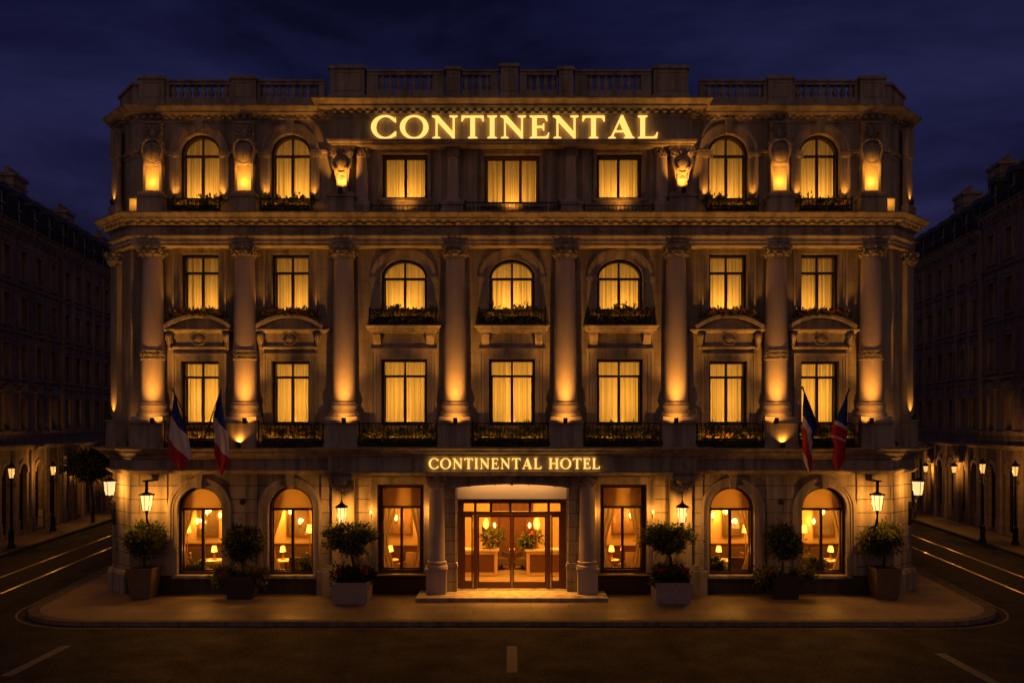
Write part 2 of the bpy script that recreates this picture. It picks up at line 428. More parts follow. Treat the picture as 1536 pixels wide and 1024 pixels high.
# string course at the springing of the top windows
PS = [(-13.85,32.05),(-12.82,31),(-XO-1.02,31)]
pr = [(-.05,14.86),(.03,14.86),(.04,14.98),(.10,15.0),(.12,15.08),(.05,15.10),(-.05,15.11)]
segs = [[(-13.92,32.12),(-12.82,31),(-XO-.72,31)], [(-XO+.70,31),(-XI-.70,31)], [(-XI+.70,31),(-6.04,31)]]
for sg in segs:
    for pth in (sg, [(-x, y) for x, y in reversed(sg)]):
        b = MB(); b.sweep(pth, pr); obj('string_course', b, M['stone'], hotel)

# --- windows
def frame_mesh(key, w, h, rise, zt, mull, y0=.20, y1=.44, lights=2, t=.085, twin_top=True):
    """local: x centred, y 0 = wall face, z from the sill"""
    b = MB()
    lo = arch_loop(0, 0, w-.004, h-.004, max(rise-.002, 0) if rise else 0); lo = [(a, c+.002) for a, c in lo]
    li = arch_loop(0, t, w-2*t, h-2*t, (rise-t) if rise else 0)
    b.prism([lo, li], y0, y1)
    a = w/2-t
    b.box(-a-.01, a+.01, y1-.13, y1-.03, zt-.04, zt+.04)
    for k in range(1, lights):
        x = -a + 2*a*k/lights
        b.box(x-.045, x+.045, y1-.14, y1-.035, t*.5, zt-.03)
        if twin_top: b.box(x-.03, x+.03, y1-.12, y1-.04, zt+.03, h-t*.6)
    for k in range(lights):                                    # casement rails
        xa = -a + 2*a*k/lights; xb = -a + 2*a*(k+1)/lights
        for (u0, u1, v0, v1) in ((xa, xa+.035, t, zt), (xb-.035, xb, t, zt), (xa, xb, t, t+.05)):
            b.box(u0, u1, y1-.10, y1-.05, v0, v1)
    b.ball((0, y1-.15, zt), .028, 8, 5)
    return b.mesh('window_frame_'+key, 0)
def pane_mesh(key, w, h, rise):
    b = MB(); b.fill([arch_loop(0, .06, w-.12, h-.12, (rise-.06) if rise else 0)], lambda a, c: (a, .375, c))
    return b.mesh('window_pane_'+key, 0, recalc=False)
def curtain_mesh(key, w, h, seed, y=.62):
    r = random.Random(seed); b = MB(); nx = 96; W = w/2+.25
    ph = [r.uniform(0, 6.28) for _ in range(6)]; fr = [r.uniform(.8, 1.2) for _ in range(6)]
    vs = []; fs = []; nz = 5
    for j in range(nz+1):
        z = -.15 + (h+.3)*j/nz; tt = j/nz
        for i in range(nx+1):
            x = -W + 2*W*i/nx; side = 1 if x > 0 else 0
            f = math.sin(x*34*fr[side]+ph[side]+.5*math.sin(x*9+ph[2])) * .5 + math.sin(x*61*fr[2]+ph[3]+tt*.4)*.3 + math.sin(x*13+ph[4]+tt*.8)*.35
            gap = -.03*math.exp(-(x/.03)**2)
            vs.append((x, y + f*.042*(1-.25*tt) + gap, z))
    for j in range(nz):
        for i in range(nx): fs.append((j*(nx+1)+i, j*(nx+1)+i+1, (j+1)*(nx+1)+i+1, (j+1)*(nx+1)+i))
    b.add(vs, fs); return b.mesh('curtain_'+key, 80, recalc=False)
def drape_mesh(key, x0, x1, h, seed, y=.60, waist=.35):
    """a drape tied back: wide at the top, drawn in at about 40 percent height"""
    r = random.Random(seed); b = MB(); nx = 30; nz = 16; vs = []; fs = []; ph = r.uniform(0, 6)
    for j in range(nz+1):
        t = j/nz; z = -.2 + (h+.3)*t
        k = 1 - (1-waist)*math.exp(-((t-.36)/.26)**2)
        for i in range(nx+1):
            u = i/nx; x = x0 + (x1-x0)*u*k
            vs.append((x, y + .035*math.sin(u*24+ph) + .015*math.sin(u*51), z))
    for j in range(nz):
        for i in range(nx): fs.append((j*(nx+1)+i, j*(nx+1)+i+1, (j+1)*(nx+1)+i+1, (j+1)*(nx+1)+i))
    b.add(vs, fs); return b.mesh('drape_'+key, 80, recalc=False)
def surround_rect(w, h, wd=.26, ears=True, sill=True, head=True):
    b = MB(); a = w/2
    def band(i0, i1, y):
        lo = [(-a-i1, 0), (a+i1, 0), (a+i1, h+i1), (-a-i1, h+i1)]
        li = [(-a-i0, 0), (a+i0, 0), (a+i0, h+i0), (-a-i0, h+i0)]
        # an upside-down U, three boxes butted
        b.box(-a-i1, -a-i0, y, .03, 0, h+i0); b.box(a+i0, a+i1, y, .03, 0, h+i0); b.box(-a-i1, a+i1, y, .03, h+i0+.0005, h+i1)
    band(.0, wd*.45, -.03); band(wd*.451, wd*.75, -.055); band(wd*.751, wd, -.09)
    return b.mesh('surround', 0)
def surround_arch(w, rise, zs, z0, wd=.30, imp=True, key=True, stem=True):
    """archivolt (stilted), imposts, keystone; zs springing above sill"""
    b = MB(); a = w/2; k = rise/a
    for i0, i1, y in ((0, .12, -.03), (.1205, .20, -.06), (.2005, wd, -.10)):
        n = 24
        lo = [((a+i1)*math.cos(PI*i/n), zs+(rise+i1)*math.sin(PI*i/n)) for i in range(n+1)]
        li = [((a+i0)*math.cos(PI*i/n), zs+(rise+i0)*math.sin(PI*i/n)) for i in range(n+1)]
        for i in range(n):
            q = [lo[i], lo[i+1], li[i+1], li[i]]
            vs = [(x, y, z) for x, z in q] + [(x, .02, z) for x, z in q]
            b.add(vs, [(0,1,2,3),(4,7,6,5),(0,4,5,1),(2,6,7,3)] + ([(0,3,7,4)] if i == 0 else []) + ([(1,5,6,2)] if i == n-1 else []))
        if stem:
            for s in (-1, 1):
                x0, x1 = sorted((s*(a+i0), s*(a+i1))); b.box(x0, x1, y, .02, 0, zs-.13 if imp else zs)
    if imp:
        for s in (-1, 1):
            x0, x1 = sorted((s*(a-.02), s*(a+wd+.06))); b.box(x0, x1, -.13, .02, zs-.125, zs-.005)
            x0, x1 = sorted((s*(a-.0), s*(a+wd+.03))); b.box(x0, x1, -.108, .018, zs-.17, zs-.1255)
    if key:
        zt = zs+rise
        b.prism([[(-.085, zt-.04), (.085, zt-.04), (.13, zt+wd+.10), (-.13, zt+wd+.10)]], -.17, .02)
        b.box(-.17, .17, -.19, .02, zt+wd+.101, zt+wd+.17)
    return b.mesh('surround', 30)
KW = {}
ROOM = {}
def window(key, kind):
    cx, z0, w, h, rise = OP[key]
    zt = {'g': 2.22, '2': 1.66, '3': 1.40, '4': 1.58}[key[0]]
    if key[1] == 'c' or (key[0] != 'g' and key[-1] in 'cm'): pass
    if key in ('2lc','2rc','2m'): zt = 1.70
    if key in ('3lc','3rc','3m'): zt = 1.16
    if key[0] == 'g' and key[2] == 'c': zt = 2.26
    lights = 2; twin = key[0] != 'g'
    if key == '4m': lights = 3
    if key[0] == '4' and key[-1] in 'cm': zt = h-.085; twin = False
    ck = (w, h, rise, lights, twin)
    if ck not in MESHES:
        t = .13 if (key[0] == 'g' and key[2] == 'c') else .085
        MESHES[ck] = (frame_mesh(key, w, h, rise, zt, 1, lights=lights, twin_top=twin, t=t), pane_mesh(key, w, h, rise))
    fm, pm = MESHES[ck]
    o = put('window', fm, M['frame'] if key != '4m' else M['redwood'], hotel, (cx, YW, z0))
    put('pane', pm, M['glass'], o, (cx, YW, z0))
    # surround
    sm = None
    if key[0] == '4' and key[-1] in 'oi': sm = ('a4', lambda: surround_arch(w, rise, h-rise, 0, .32, True, True, True))
    elif key[0] == 'g' and key[-1] in 'oi': sm = ('ag', lambda: surround_arch(w, rise, h-rise, 0, .32, False, True, True))
    elif key[0] == '3' and key[-1] in 'cm': sm = ('a3', lambda: surround_arch(w, rise, h-rise, 0, .34, True, False, True))
    elif key[0] == '4': sm = ('r'+str(w), lambda: surround_rect(w, h, .12))
    else: sm = ('r'+str(w)+str(h), lambda: surround_rect(w, h, .36 if key[-1] in 'cm' and key[0] == '2' else .26))
    if sm[0] not in KW: KW[sm[0]] = sm[1]()
    put('surround', KW[sm[0]], M['stone'], o, (cx, YW, z0))
    b = MB(); zz = z0
    b.box(cx-w/2-.14, cx+w/2+.14, YW-.14, YW+.40, zz-.10, zz-.003)
    obj('sill', b, M['stone'], o, (cx, YW, z0), smooth=0)
    if key[0] != 'g':
        sd = hash_key(key)
        c = put('curtain', curtain_mesh(key, w, h, sd), M['curtain'], o, (cx, YW, z0))
        e = {'2': 150, '3': 118, '4': 105}[key[0]] * random.Random(sd).uniform(.74, 1.18) * (1.15 if key[-1] in 'cm' else 1)
        if key == '4m': e *= .7
        lamp('POINT', 'room_lamp', (cx + .15*random.Random(sd+1).uniform(-1,1), YW+{'2':1.75,'3':1.45,'4':1.45}[key[0]], z0+h*{'2':.40,'3':.14,'4':.06}[key[0]]), e*{'2':.97,'3':.8,'4':1.05}[key[0]], (1,.44,.05), .12)
        lamp('POINT', 'sill_lamp_or_fill', (cx, YW+.50, z0+.06), 6 if key[0] == '4' else 5, (1,.42,.035), .03)  # below the top storey added to light the plants outside
        if key[0] != '2' and key[-1] != 'c' or key[0] == '3' : lamp('SPOT', 'reveal_fill', (cx, YW+.13, z0+.03), 11, WARM, .02, target=(cx, YW+.10, z0+3), angle=150)  # added light without a fitting, brightening the window reveal
    return o
def hash_key(k): return sum(ord(c)*(i*31+7) for i, c in enumerate(k))
WIN = {k: window(k, k) for k in OP if k != 'door'}
# ground floor drapes, drawn back, and roller blinds in the tall windows
for k in G:
    if k == 'door': continue
    cx, z0, w, h, rise = OP[k]
    s = 1 if cx < 0 else -1
    if k[2] in 'oi':
        put('drape', drape_mesh(k, -s*(w/2+.15), -s*(w/2-.42), h, hash_key(k)), M['drape'], WIN[k], (cx, YW, z0))
        put('drape', drape_mesh(k+'b', s*(w/2+.15), s*(w/2-.25), h, hash_key(k)+3), M['drape'], WIN[k], (cx, YW, z0))
    else:
        put('drape', drape_mesh(k, -(w/2+.1), -.12, h, hash_key(k), waist=.5), M['drape'], WIN[k], (cx, YW, z0))
        put('drape', drape_mesh(k+'b', (w/2+.1), .22, h, hash_key(k)+3, waist=.55), M['drape'], WIN[k], (cx, YW, z0))
    b = MB(); zt = z0 + (2.26 if k[2] == 'c' else 2.24)
    b.box(cx-w/2-.1, cx+w/2+.1, YW+.47, YW+.485, zt, z0+h+.1)
    obj('blind', b, M['blind'], WIN[k], (cx, YW, z0), smooth=0)

# --- pediments over the second floor side windows, ledges under the arched ones
def pediment(cx):
    b = MB(); z = 8.98; hw = 1.16; r = .40
    n = 22
    def arc(d, e=0): return [(cx + (hw+e)*(1-2*i/n), z + d + (r)*(1-(1-2*i/n)**2)) for i in range(n+1)]
    lo = arc(.12, .02); li = arc(.0, -.05)
    for i in range(n):
        q = [lo[i], lo[i+1], li[i+1], li[i]]
        b.add([(x, 30.70, zz) for x, zz in q] + [(x, 31.02, zz) for x, zz in q], [(0,1,2,3),(4,7,6,5),(0,4,5,1),(2,6,7,3)] + ([(0,3,7,4)] if i == 0 else []) + ([(1,5,6,2)] if i == n-1 else []))
    b.prism([[(cx-hw+.1, z-.02)] + [(cx+hw-.1, z-.02)] + [(x, zz) for x, zz in arc(.01, -.1)][1:-1]], 30.90, 31.02)   # tympanum
    b.sweep([(cx-hw+.02,31.02),(cx-hw+.02,30.94),(cx+hw-.02,30.94),(cx+hw-.02,31.02)], [(-.02,8.86),(.06,8.86),(.10,8.90),(.20,8.92),(.22,8.975),(-.02,8.985)])
    b.sweep([(cx-.92,31.02),(cx-.92,30.96),(cx+.92,30.96),(cx+.92,31.02)], [(-.02,8.32),(.02,8.32),(.08,8.36),(.08,8.41),(-.02,8.42)])
    b.box(cx-.80, cx+.80, 30.95, 31.02, 8.42, 8.86)
    p = obj('pediment', b, M['stone'], hotel, (cx, 31, 8.98))
    for s in (-1, 1):                                          # scroll consoles
        c = MB(); x = cx + s*.98
        pts = [(x, 30.84, 8.84), (x, 30.80, 8.72), (x, 30.86, 8.58), (x, 30.92, 8.48), (x, 30.90, 8.38)]
        c.tube(pts, [.10,.12,.10,.075,.06], 8); c.ball((x, 30.80, 8.76), .13, 10, 6); c.ball((x, 30.89, 8.38), .085, 8, 6)
        for dx in (-.07, .07): c.tube([(x+dx, 30.72, 8.80), (x+dx, 30.70, 8.70), (x+dx*.6, 30.80, 8.50), (x, 30.84, 8.30)], [.03,.03,.025,.01], 5)
        obj('console', c, M['carved'], p)
    c = MB()                                                   # small lozenge cartouche
    c.prism([[(cx-.24, 8.66), (cx, 8.48), (cx+.24, 8.66), (cx, 8.86)]], 30.86, 30.96)
    c.ball((cx, 30.87, 8.67), .11, 12, 6, sc=(1,.7,1.1))
    for s in (-1, 1):
        c.tube([(cx+s*.05, 30.86, 8.88), (cx+s*.2, 30.85, 8.84), (cx+s*.27, 30.85, 8.70), (cx+s*.2, 30.85, 8.60), (cx+s*.12, 30.86, 8.66)], .035, 6)
        c.tube([(cx, 30.86, 8.46), (cx+s*.16, 30.86, 8.50), (cx+s*.2, 30.85, 8.56)], .03, 6)
    obj('cartouche', c, M['carved'], p)
    return p
for s in (-1, 1):
    for x in SIDEX[s]: pediment(s*x)
def ledge(cx):
    b = MB()
    b.sweep([(cx-1.08,31.02),(cx-1.08,30.72),(cx+1.08,30.72),(cx+1.08,31.02)], [(-.3,8.86),(.02,8.86),(.05,8.93),(.12,8.95),(.14,9.02),(.19,9.07),(.19,9.10),(-.3,9.11)])
    p = obj('balcony_ledge', b, M['stone'], hotel, (cx, 31, 9.1))
    for s in (-1, 1):
        c = MB(); x = cx+s*.90
        c.prism_x = None
        pts = [(30.70,8.86),(30.70,8.78),(30.80,8.62),(30.92,8.50),(31.02,8.47),(31.02,8.86)]
        vs = [(x-.13, y, z) for y, z in pts] + [(x+.13, y, z) for y, z in pts]; k = len(pts)
        c.add(vs, [tuple(range(k)), tuple(range(2*k-1, k-1, -1))] + [(i, (i+1) % k, k+(i+1) % k, k+i) for i in range(k)])
        obj('console', c, M['stone'], p, smooth=0)
    return p
for x in (-XC, 0, XC): ledge(x)
# aprons under the third floor side windows
for s in (-1, 1):
    for x in SIDEX[s]:
        b = MB(); cx = s*x
        b.prism([[(cx-1.02, 9.46), (cx-1.02, 9.30), (cx-.92, 9.20), (cx-.70, 9.16), (cx-.64, 9.22), (cx+.64, 9.22), (cx+.70, 9.16), (cx+.92, 9.20), (cx+1.02, 9.30), (cx+1.02, 9.46)]], 30.93, 31.02)
        obj('apron_panel', b, M['stone'], hotel, (cx, 31, 9.4), smooth=0)

# --- giant columns
COLX = [-11.98, -8.90, -5.66, -1.92, 1.80, 5.54, 8.88, 12.0]
COLX = [XA(p, 30.72) for p in (229, 367.5, 516, 683, 848, 1014, 1164.5, 1306.5)]
YC = 30.72
def shaft_mesh():
    b = MB(); pr = []
    for i in range(25):
        t = i/24; r = .395 - .085*(t**1.7); pr.append((r, .62 + 5.02*t))
    b.lathe(0, 0, [(.44,.56),(.44,.60)] + pr + [(.345,5.645),(.36,5.68),(.345,5.71),(.31,5.72)], 40)
    return b.mesh('shaft', 30)
def base_mesh():
    b = MB(); b.box(-.52,.52,-.50,.50,0,.13)
    b.lathe(0, 0, [(.48,.131),(.505,.16),(.515,.20),(.50,.25),(.47,.28),(.45,.31),(.435,.36),(.44,.42),(.46,.44),(.47,.48),(.46,.52),(.44,.55),(.43,.558)], 40)
    return b.mesh('base', 30)
def spiral(c, r, turns, ax, ay, k=18, r_end=.2, flip=1, a0=0):
    c = Vector(c); out = []
    for i in range(k+1):
        t = i/k; a = a0 + flip*2*PI*turns*t; rr = r*(1-(1-r_end)*t)
        out.append(c + ax*(rr*math.cos(a)) + ay*(rr*math.sin(a)))
    return out
def capital_mesh(r=.31, H=.50, n=8):
    b = MB()
    b.lathe(0, 0, [(r*.98,0),(r*1.0,H*.3),(r*1.06,H*.6),(r*1.25,H*.82),(r*1.32,H*.86)], 24)
    Z = Vector((0,0,1))
    for tier, (zb, hh, n2, off) in enumerate(((0, H*.42, n, 0), (H*.12, H*.58, n, PI/n))):
        for k in range(n2):
            a = 2*PI*k/n2 + off; d = Vector((math.cos(a), math.sin(a), 0)); s = Vector((-d.y, d.x, 0))
            rows = []
            for j in range(7):
                t = j/6; wdt = r*.36*math.sin(PI*(.18+.72*t))*1.1
                rad = r*1.02 + .02 + r*.42*max(0, t-.45)**1.5*2.2
                z = zb + hh*(t if t < .85 else .85-(t-.85)*.9)
                rows.append((d*rad + Z*z, wdt))
            vs = []
            for p, wdt in rows: vs += [p - s*wdt - d*.012, p + d*.03, p + s*wdt - d*.012]
            fs = []
            for j in range(6): fs += [(3*j,3*j+1,3*j+4,3*j+3),(3*j+1,3*j+2,3*j+5,3*j+4)]
            b.add(vs, fs)
            b.ball(tuple(rows[-1][0]), r*.11, 6, 4)
    for k in range(4):                                          # corner volutes
        a = PI/4 + PI/2*k; d = Vector((math.cos(a), math.sin(a), 0))
        c = d*(r*1.52) + Z*(H*.78)
        sp = spiral(c, r*.36, 1.6, d, Z, 22, .15, -1, PI*.9)
        b.tube([d*(r*1.05)+Z*(H*.5)] + sp, [r*.07]+[r*.11*(1-.5*i/22) for i in range(23)], 6)
        b.ball(tuple(c), r*.10, 6, 4)
        s2 = Vector((math.cos(PI/2*k), math.sin(PI/2*k), 0)); b.ball(tuple(s2*(r*1.34)+Z*(H*.93)), r*.17, 8, 5)
    q = r*1.55
    pts = []
    for k in range(4):                                          # concave abacus
        a0 = PI/4 + PI/2*k; a1 = a0+PI/2
        for j in range(7):
            t = j/7; x = math.cos(a0)*(1-t)+math.cos(a1)*t; y = math.sin(a0)*(1-t)+math.sin(a1)*t
            f = q*1.12*(1 - .10*math.sin(PI*t)); pts.append((x*f, y*f))
    b.slab([pts], H*.88, H)
    return b.mesh('capital', 40)
SH, BA, CA = shaft_mesh(), base_mesh(), capital_mesh(.32, .42)
def ring_mesh():
    b = MB(); b.lathe(0, 0, [(.385,0),(.41,.01),(.41,.05),(.395,.06),(.395,.27),(.41,.28),(.41,.32),(.38,.33)], 36)
    for k in range(22):
        a = 2*PI*k/22; c = Vector((.40*math.cos(a), .40*math.sin(a), .165)); s = Vector((-math.sin(a), math.cos(a), 0))
        b.tube([tuple(p) for p in spiral(c, .055, 1.2, s, Vector((0,0,1)), 9, .3, 1 if k % 2 else -1, k)], .016, 5)
        b.ball(tuple(c+Vector((0,0,.085))), .022, 5, 4); b.ball(tuple(c-Vector((0,0,.085))), .022, 5, 4)
    return b.mesh('ornament_band', 40)
RG = ring_mesh()
ZB = 5.90
for i, x in enumerate(COLX):
    e = bpy.data.objects.new('column', None); COL.objects.link(e); e.parent = hotel; e.location = Vector((x, YC, ZB)) - wl(hotel); WL[e.name] = Vector((x, YC, ZB))
    put('base', BA, M['column'], e, (x, YC, ZB)); put('shaft', SH, M['column'], e, (x, YC, ZB - .06 + .06))
    put('capital', CA, M['carved'], e, (x, YC, 11.32 + .0))
    if i in (0, 1, 6, 7): put('ornament_band', RG, M['carved'], e, (x, YC, 7.93))
    b = MB(); hw = .53
    b.box(x-hw, x+hw, 30.08, 31.02, 5.0, 5.80); b.box(x-hw-.05, x+hw+.05, 30.0, 31.02, 5.801, 5.898); b.box(x-hw-.04, x+hw+.04, 30.04, 31.02, 4.995, 5.10)
    obj('pedestal', b, M['stone'], hotel, (x, YC, 5.0), smooth=0)
    b = MB()                                                    # frieze block above each column
    b.box(x-.42, x+.42, 30.385, 30.42, 12.095, 12.355); b.box(x-.16, x+.16, 30.37, 30.385, 12.12, 12.33)
    b.box(x-.30, x-.24, 30.372, 30.386, 12.10, 12.35); b.box(x+.24, x+.30, 30.372, 30.386, 12.10, 12.35)
    obj('frieze_block', b, M['stone'], hotel, (x, 30.4, 12.2), smooth=0)
# corner pilasters on the chamfers
PCAP = capital_mesh(.24, .44)
for s in (-1, 1):
    b = MB(); c = Vector((s*13.72, 31.72)); d = Vector((s*.7071, .7071)); n = Vector((s*.7071, -.7071))
    def pil(w, pj, z0, z1):
        q = [c - d*w, c + d*w, c + d*w + n*pj, c - d*w + n*pj]
        b.add([(p.x,p.y,z0) for p in q] + [(p.x,p.y,z1) for p in q], [(0,1,2,3),(4,7,6,5),(0,4,5,1),(1,5,6,2),(2,6,7,3),(3,7,4,0)])
    pil(.26, .17, 5.92, 11.25); pil(.36, .30, 4.98, 5.86); pil(.40, .34, 5.861, 5.92); pil(.30, .21, 11.70, 11.76)
    pil(.24, .15, 12.9, 15.0); pil(.33, .24, 12.78, 13.35); pil(.26, .2, 15.001, 16.0)
    p = obj('corner_pilaster', b, M['stone'], hotel, (s*13.72, 31.72, 5), smooth=0)
    put('capital', PCAP, M['carved'], p, (c.x + n.x*.05, c.y + n.y*.05, 11.26))
    # lower pier feet at the chamfer corners
    b = MB(); b.sweep([(s*13.03-.32*(1), 31.0), (s*13.03+.0, 31.0), (s*13.03+.32, 31.0)] if False else ([(-14.1,32.1),(-13.1,31.07)] if s < 0 else [(13.1,31.07),(14.1,32.1)]), [(-.05,0),(.17,0),(.17,.62),(.12,.74),(-.05,.76)])
    obj('pier_foot', b, M['stone'], hotel, (s*13.5, 31.5, 0), smooth=0)

# --- carved frieze scrolls in each bay
def frieze(xa, xb):
    b = MB(); X = Vector((1,0,0)); Z = Vector((0,0,1)); zc = 12.225; y = 30.405; L = xb-xa; cx = (xa+xb)/2
    b.prism([[(cx-.17, zc), (cx, zc-.12), (cx+.17, zc), (cx, zc+.12)]], 30.365, 30.425)
    b.ball((cx, 30.37, zc), .07, 8, 5, sc=(1,.6,1))
    n = max(2, int((L/2-.25)/.46))
    for s in (-1, 1):
        for k in range(n):
            x = cx + s*(.40 + k*(L/2-.42)/n)
            fl = 1 if k % 2 else -1
            sp = spiral((x, y, zc), .095, 1.4, X*s, Z*fl, 16, .2, 1, PI)
            b.tube([(x - s*.30, y, zc - fl*.07)] + [tuple(p) for p in sp], [.012] + [.026*(1-.4*i/16) for i in range(17)], 5)
            for a in (.3, 1.3, 2.4):
                p = Vector((x + s*.12*math.cos(a), y, zc + fl*.11*math.sin(a))); b.ball(tuple(p), .034, 6, 4, sc=(1.4,.6,.8))
    return obj('carved_frieze', b, M['carved'], hotel, (cx, 30.4, zc))
xs = COLX
for i in range(7): frieze(xs[i]+.46, xs[i+1]-.46)

# --- top storey: cartouche piers on pedestals
def top_pier(x, panel):
    b = MB(); b.box(x-.43, x+.43, 30.42, 31.02, 12.79, 13.38); b.box(x-.50, x+.50, 30.36, 31.02, 13.381, 13.47); b.box(x-.40, x+.40, 30.46, 31.02, 13.471, 13.56)
    p = obj('cartouche_pier', b, M['stone'], hotel, (x, 31, 12.8), smooth=0)
    X = Vector((1,0,0)); Z = Vector((0,0,1))
    if panel:
        c = MB(); c.box(x-.31, x-.2355, 30.7255, 31.02, 13.561, 14.55); c.box(x+.2355, x+.31, 30.7255, 31.02, 13.561, 14.55); c.box(x-.235, x+.235, 30.985, 31.02, 13.561, 14.55); c.box(x-.235, x+.235, 30.74, 30.984, 14.49, 14.549)
        for x0, x1, z0, z1 in ((x-.31, x-.235, 13.57, 14.55), (x+.235, x+.31, 13.57, 14.55), (x-.2345, x+.2345, 13.57, 13.65), (x-.2345, x+.2345, 14.48, 14.55)): c.box(x0, x1, 30.66, 30.725, z0, z1)
        c.box(x-.27, x+.27, 30.78, 31.02, 14.551, 16.0)
        obj('shaft', c, M['stone'], p, smooth=0)
        c = MB(); c.fill([[(x-.232,13.655),(x+.232,13.655),(x+.232,14.475),(x-.232,14.475)]], lambda a, z: (a, 30.71, z))
        tag(obj('light_panel', c, M['panel_light'], p, smooth=0, recalc=False), 'backlit amber panel')
        lamp('POINT', 'panel_lamp', (x, 30.93, 13.93), 7.5, (1,.42,.05), .05)
        c = MB(); zc = 14.93                                   # shield
        c.ball((x, 30.72, zc), .30, 16, 10, sc=(1.05,.62,1.3)); c.tube([(x, 30.54, zc+.30), (x, 30.525, zc), (x, 30.57, zc-.28)], [.012,.03,.01], 6)
        for s in (-1, 1):
            c.tube([(x, 30.62, zc+.40), (x+s*.16, 30.62, zc+.42), (x+s*.32, 30.66, zc+.28), (x+s*.36, 30.68, zc+.05), (x+s*.27, 30.67, zc-.22), (x+s*.12, 30.66, zc-.36), (x, 30.65, zc-.40)], [.05,.06,.06,.05,.05,.05,.04], 6)
            c.tube([tuple(q) for q in spiral((x+s*.30, 30.64, zc+.26), .10, 1.3, X*s, Z, 12, .3, 1, 0)], .03, 5)
            c.tube([tuple(q) for q in spiral((x+s*.22, 30.66, zc-.30), .08, 1.3, X*s, Z, 12, .3, -1, 0)], .026, 5)
            for k in range(5): c.ball((x+s*(.36-.02*k), 30.69, zc+.14-.09*k), .045, 6, 4)
        obj('shield', c, M['carved'], p)
        c = MB(); zc = 15.58                                   # foliage console above the shield
        c.box(x-.25, x+.25, 30.76, 30.99, 15.28, 15.92); c.box(x-.30, x+.30, 30.70, 31.0, 15.921, 15.995)
        c.ball((x, 30.73, zc), .13, 10, 7, sc=(.9,.6,1.5))
        for s in (-1, 1):
            c.tube([tuple(q) for q in spiral((x+s*.19, 30.72, zc+.20), .11, 1.5, X*s, Z, 14, .2, 1, PI*.7)], .034, 5)
            c.tube([tuple(q) for q in spiral((x+s*.17, 30.72, zc-.14), .09, 1.4, X*s, Z, 14, .2, -1, PI*.7)], .03, 5)
            for k in range(4): c.leaf((x+s*.1, 30.72, zc-.25+.14*k), (s*.8, -.5, .4), .2, .05, rnd)
            c.ball((x+s*.28, 30.74, zc+.02), .05, 6, 4)
        obj('foliage_console', c, M['carved'], p)
    else:
        c = MB(); z0 = 13.56                                   # tapering herm that carries the fascia
        pr = [(-.17,z0+.1),(-.19,z0+.45),(-.27,z0+.75),(-.33,z0+1.1),(-.36,z0+1.35)]
        hs = [(.19,13.561),(.20,13.95),(.25,14.22),(.30,14.5),(.34,14.82),(.36,15.0)]
        for (r0, za), (r1, zb) in zip(hs, hs[1:]):
            vs = []
            for r, z in ((r0, za), (r1, zb)): vs += [(x-r, 30.62-(r-.19)*.9, z), (x+r, 30.62-(r-.19)*.9, z), (x+r, 31.02, z), (x-r, 31.02, z)]
            c.add(vs, [(0,1,5,4),(1,2,6,5),(3,0,4,7)] + ([(0,3,2,1)] if za < 13.6 else []) + ([(4,5,6,7)] if zb > 14.95 else []))
        c.box(x-.42, x+.42, 30.44, 31.0, 15.001, 15.098)
        obj('shaft', c, M['stone'], p, smooth=0)
        c = MB()
        c.ball((x, 30.52, 14.55), .24, 14, 9, sc=(.9,.5,1.15)); 
        for s in (-1, 1):
            c.tube([tuple(q) for q in spiral((x+s*.30, 30.50, 14.86), .13, 1.6, X*s, Z, 16, .2, 1, PI*.6)], .04, 5)
            c.tube([(x+s*.34, 30.52, 14.7), (x+s*.33, 30.5, 14.5), (x+s*.22, 30.5, 14.32), (x+s*.08, 30.52, 14.22), (x, 30.53, 14.2)], [.05,.055,.05,.04,.03], 6)
            c.ball((x+s*.16, 30.50, 14.36), .11, 9, 6, sc=(1,.6,1))
            c.tube([(x+s*.17, 30.58, 14.15), (x+s*.15, 30.58, 13.9), (x+s*.2, 30.58, 13.65)], [.03,.025,.02], 5)
            for k in range(3): c.leaf((x+s*.12*k, 30.5, 14.75), (s*.5, -.5, .7), .2, .06, rnd)
        c.tube([tuple(q) for q in spiral((x, 30.59, 14.02), .09, 1.5, X, Z, 14, .2, 1, 0)], .028, 5)
        obj('foliage_console', c, M['carved'], p)
    return p
PIERX = [XA(p, 30.7) for p in (229, 366.5)] + [XA(513, 30.6)]
for x in PIERX[:2]: top_pier(x, True); top_pier(-x, True)
top_pier(PIERX[2], False); top_pier(-PIERX[2], False)
# glowing end pedestals beside the outermost piers
for s in (-1, 1):
    b = MB(); x = s*12.72
    b.box(x-.17, x+.17, 30.62, 31.0, 12.8, 13.36); lamp('POINT', 'box_lamp', (x, 30.82, 13.22), 2.2, (1,.42,.05), .04); tag(obj('light_box', b, M['panel_light'], hotel, (x, 30.8, 12.8), smooth=0), 'glowing amber box at the end of the top storey ledge')
    b = MB(); b.box(x-.21, x+.21, 30.58, 31.0, 13.361, 13.42); obj('light_box_cap', b, M['stone'], hotel, (x, 30.8, 13.4), smooth=0)
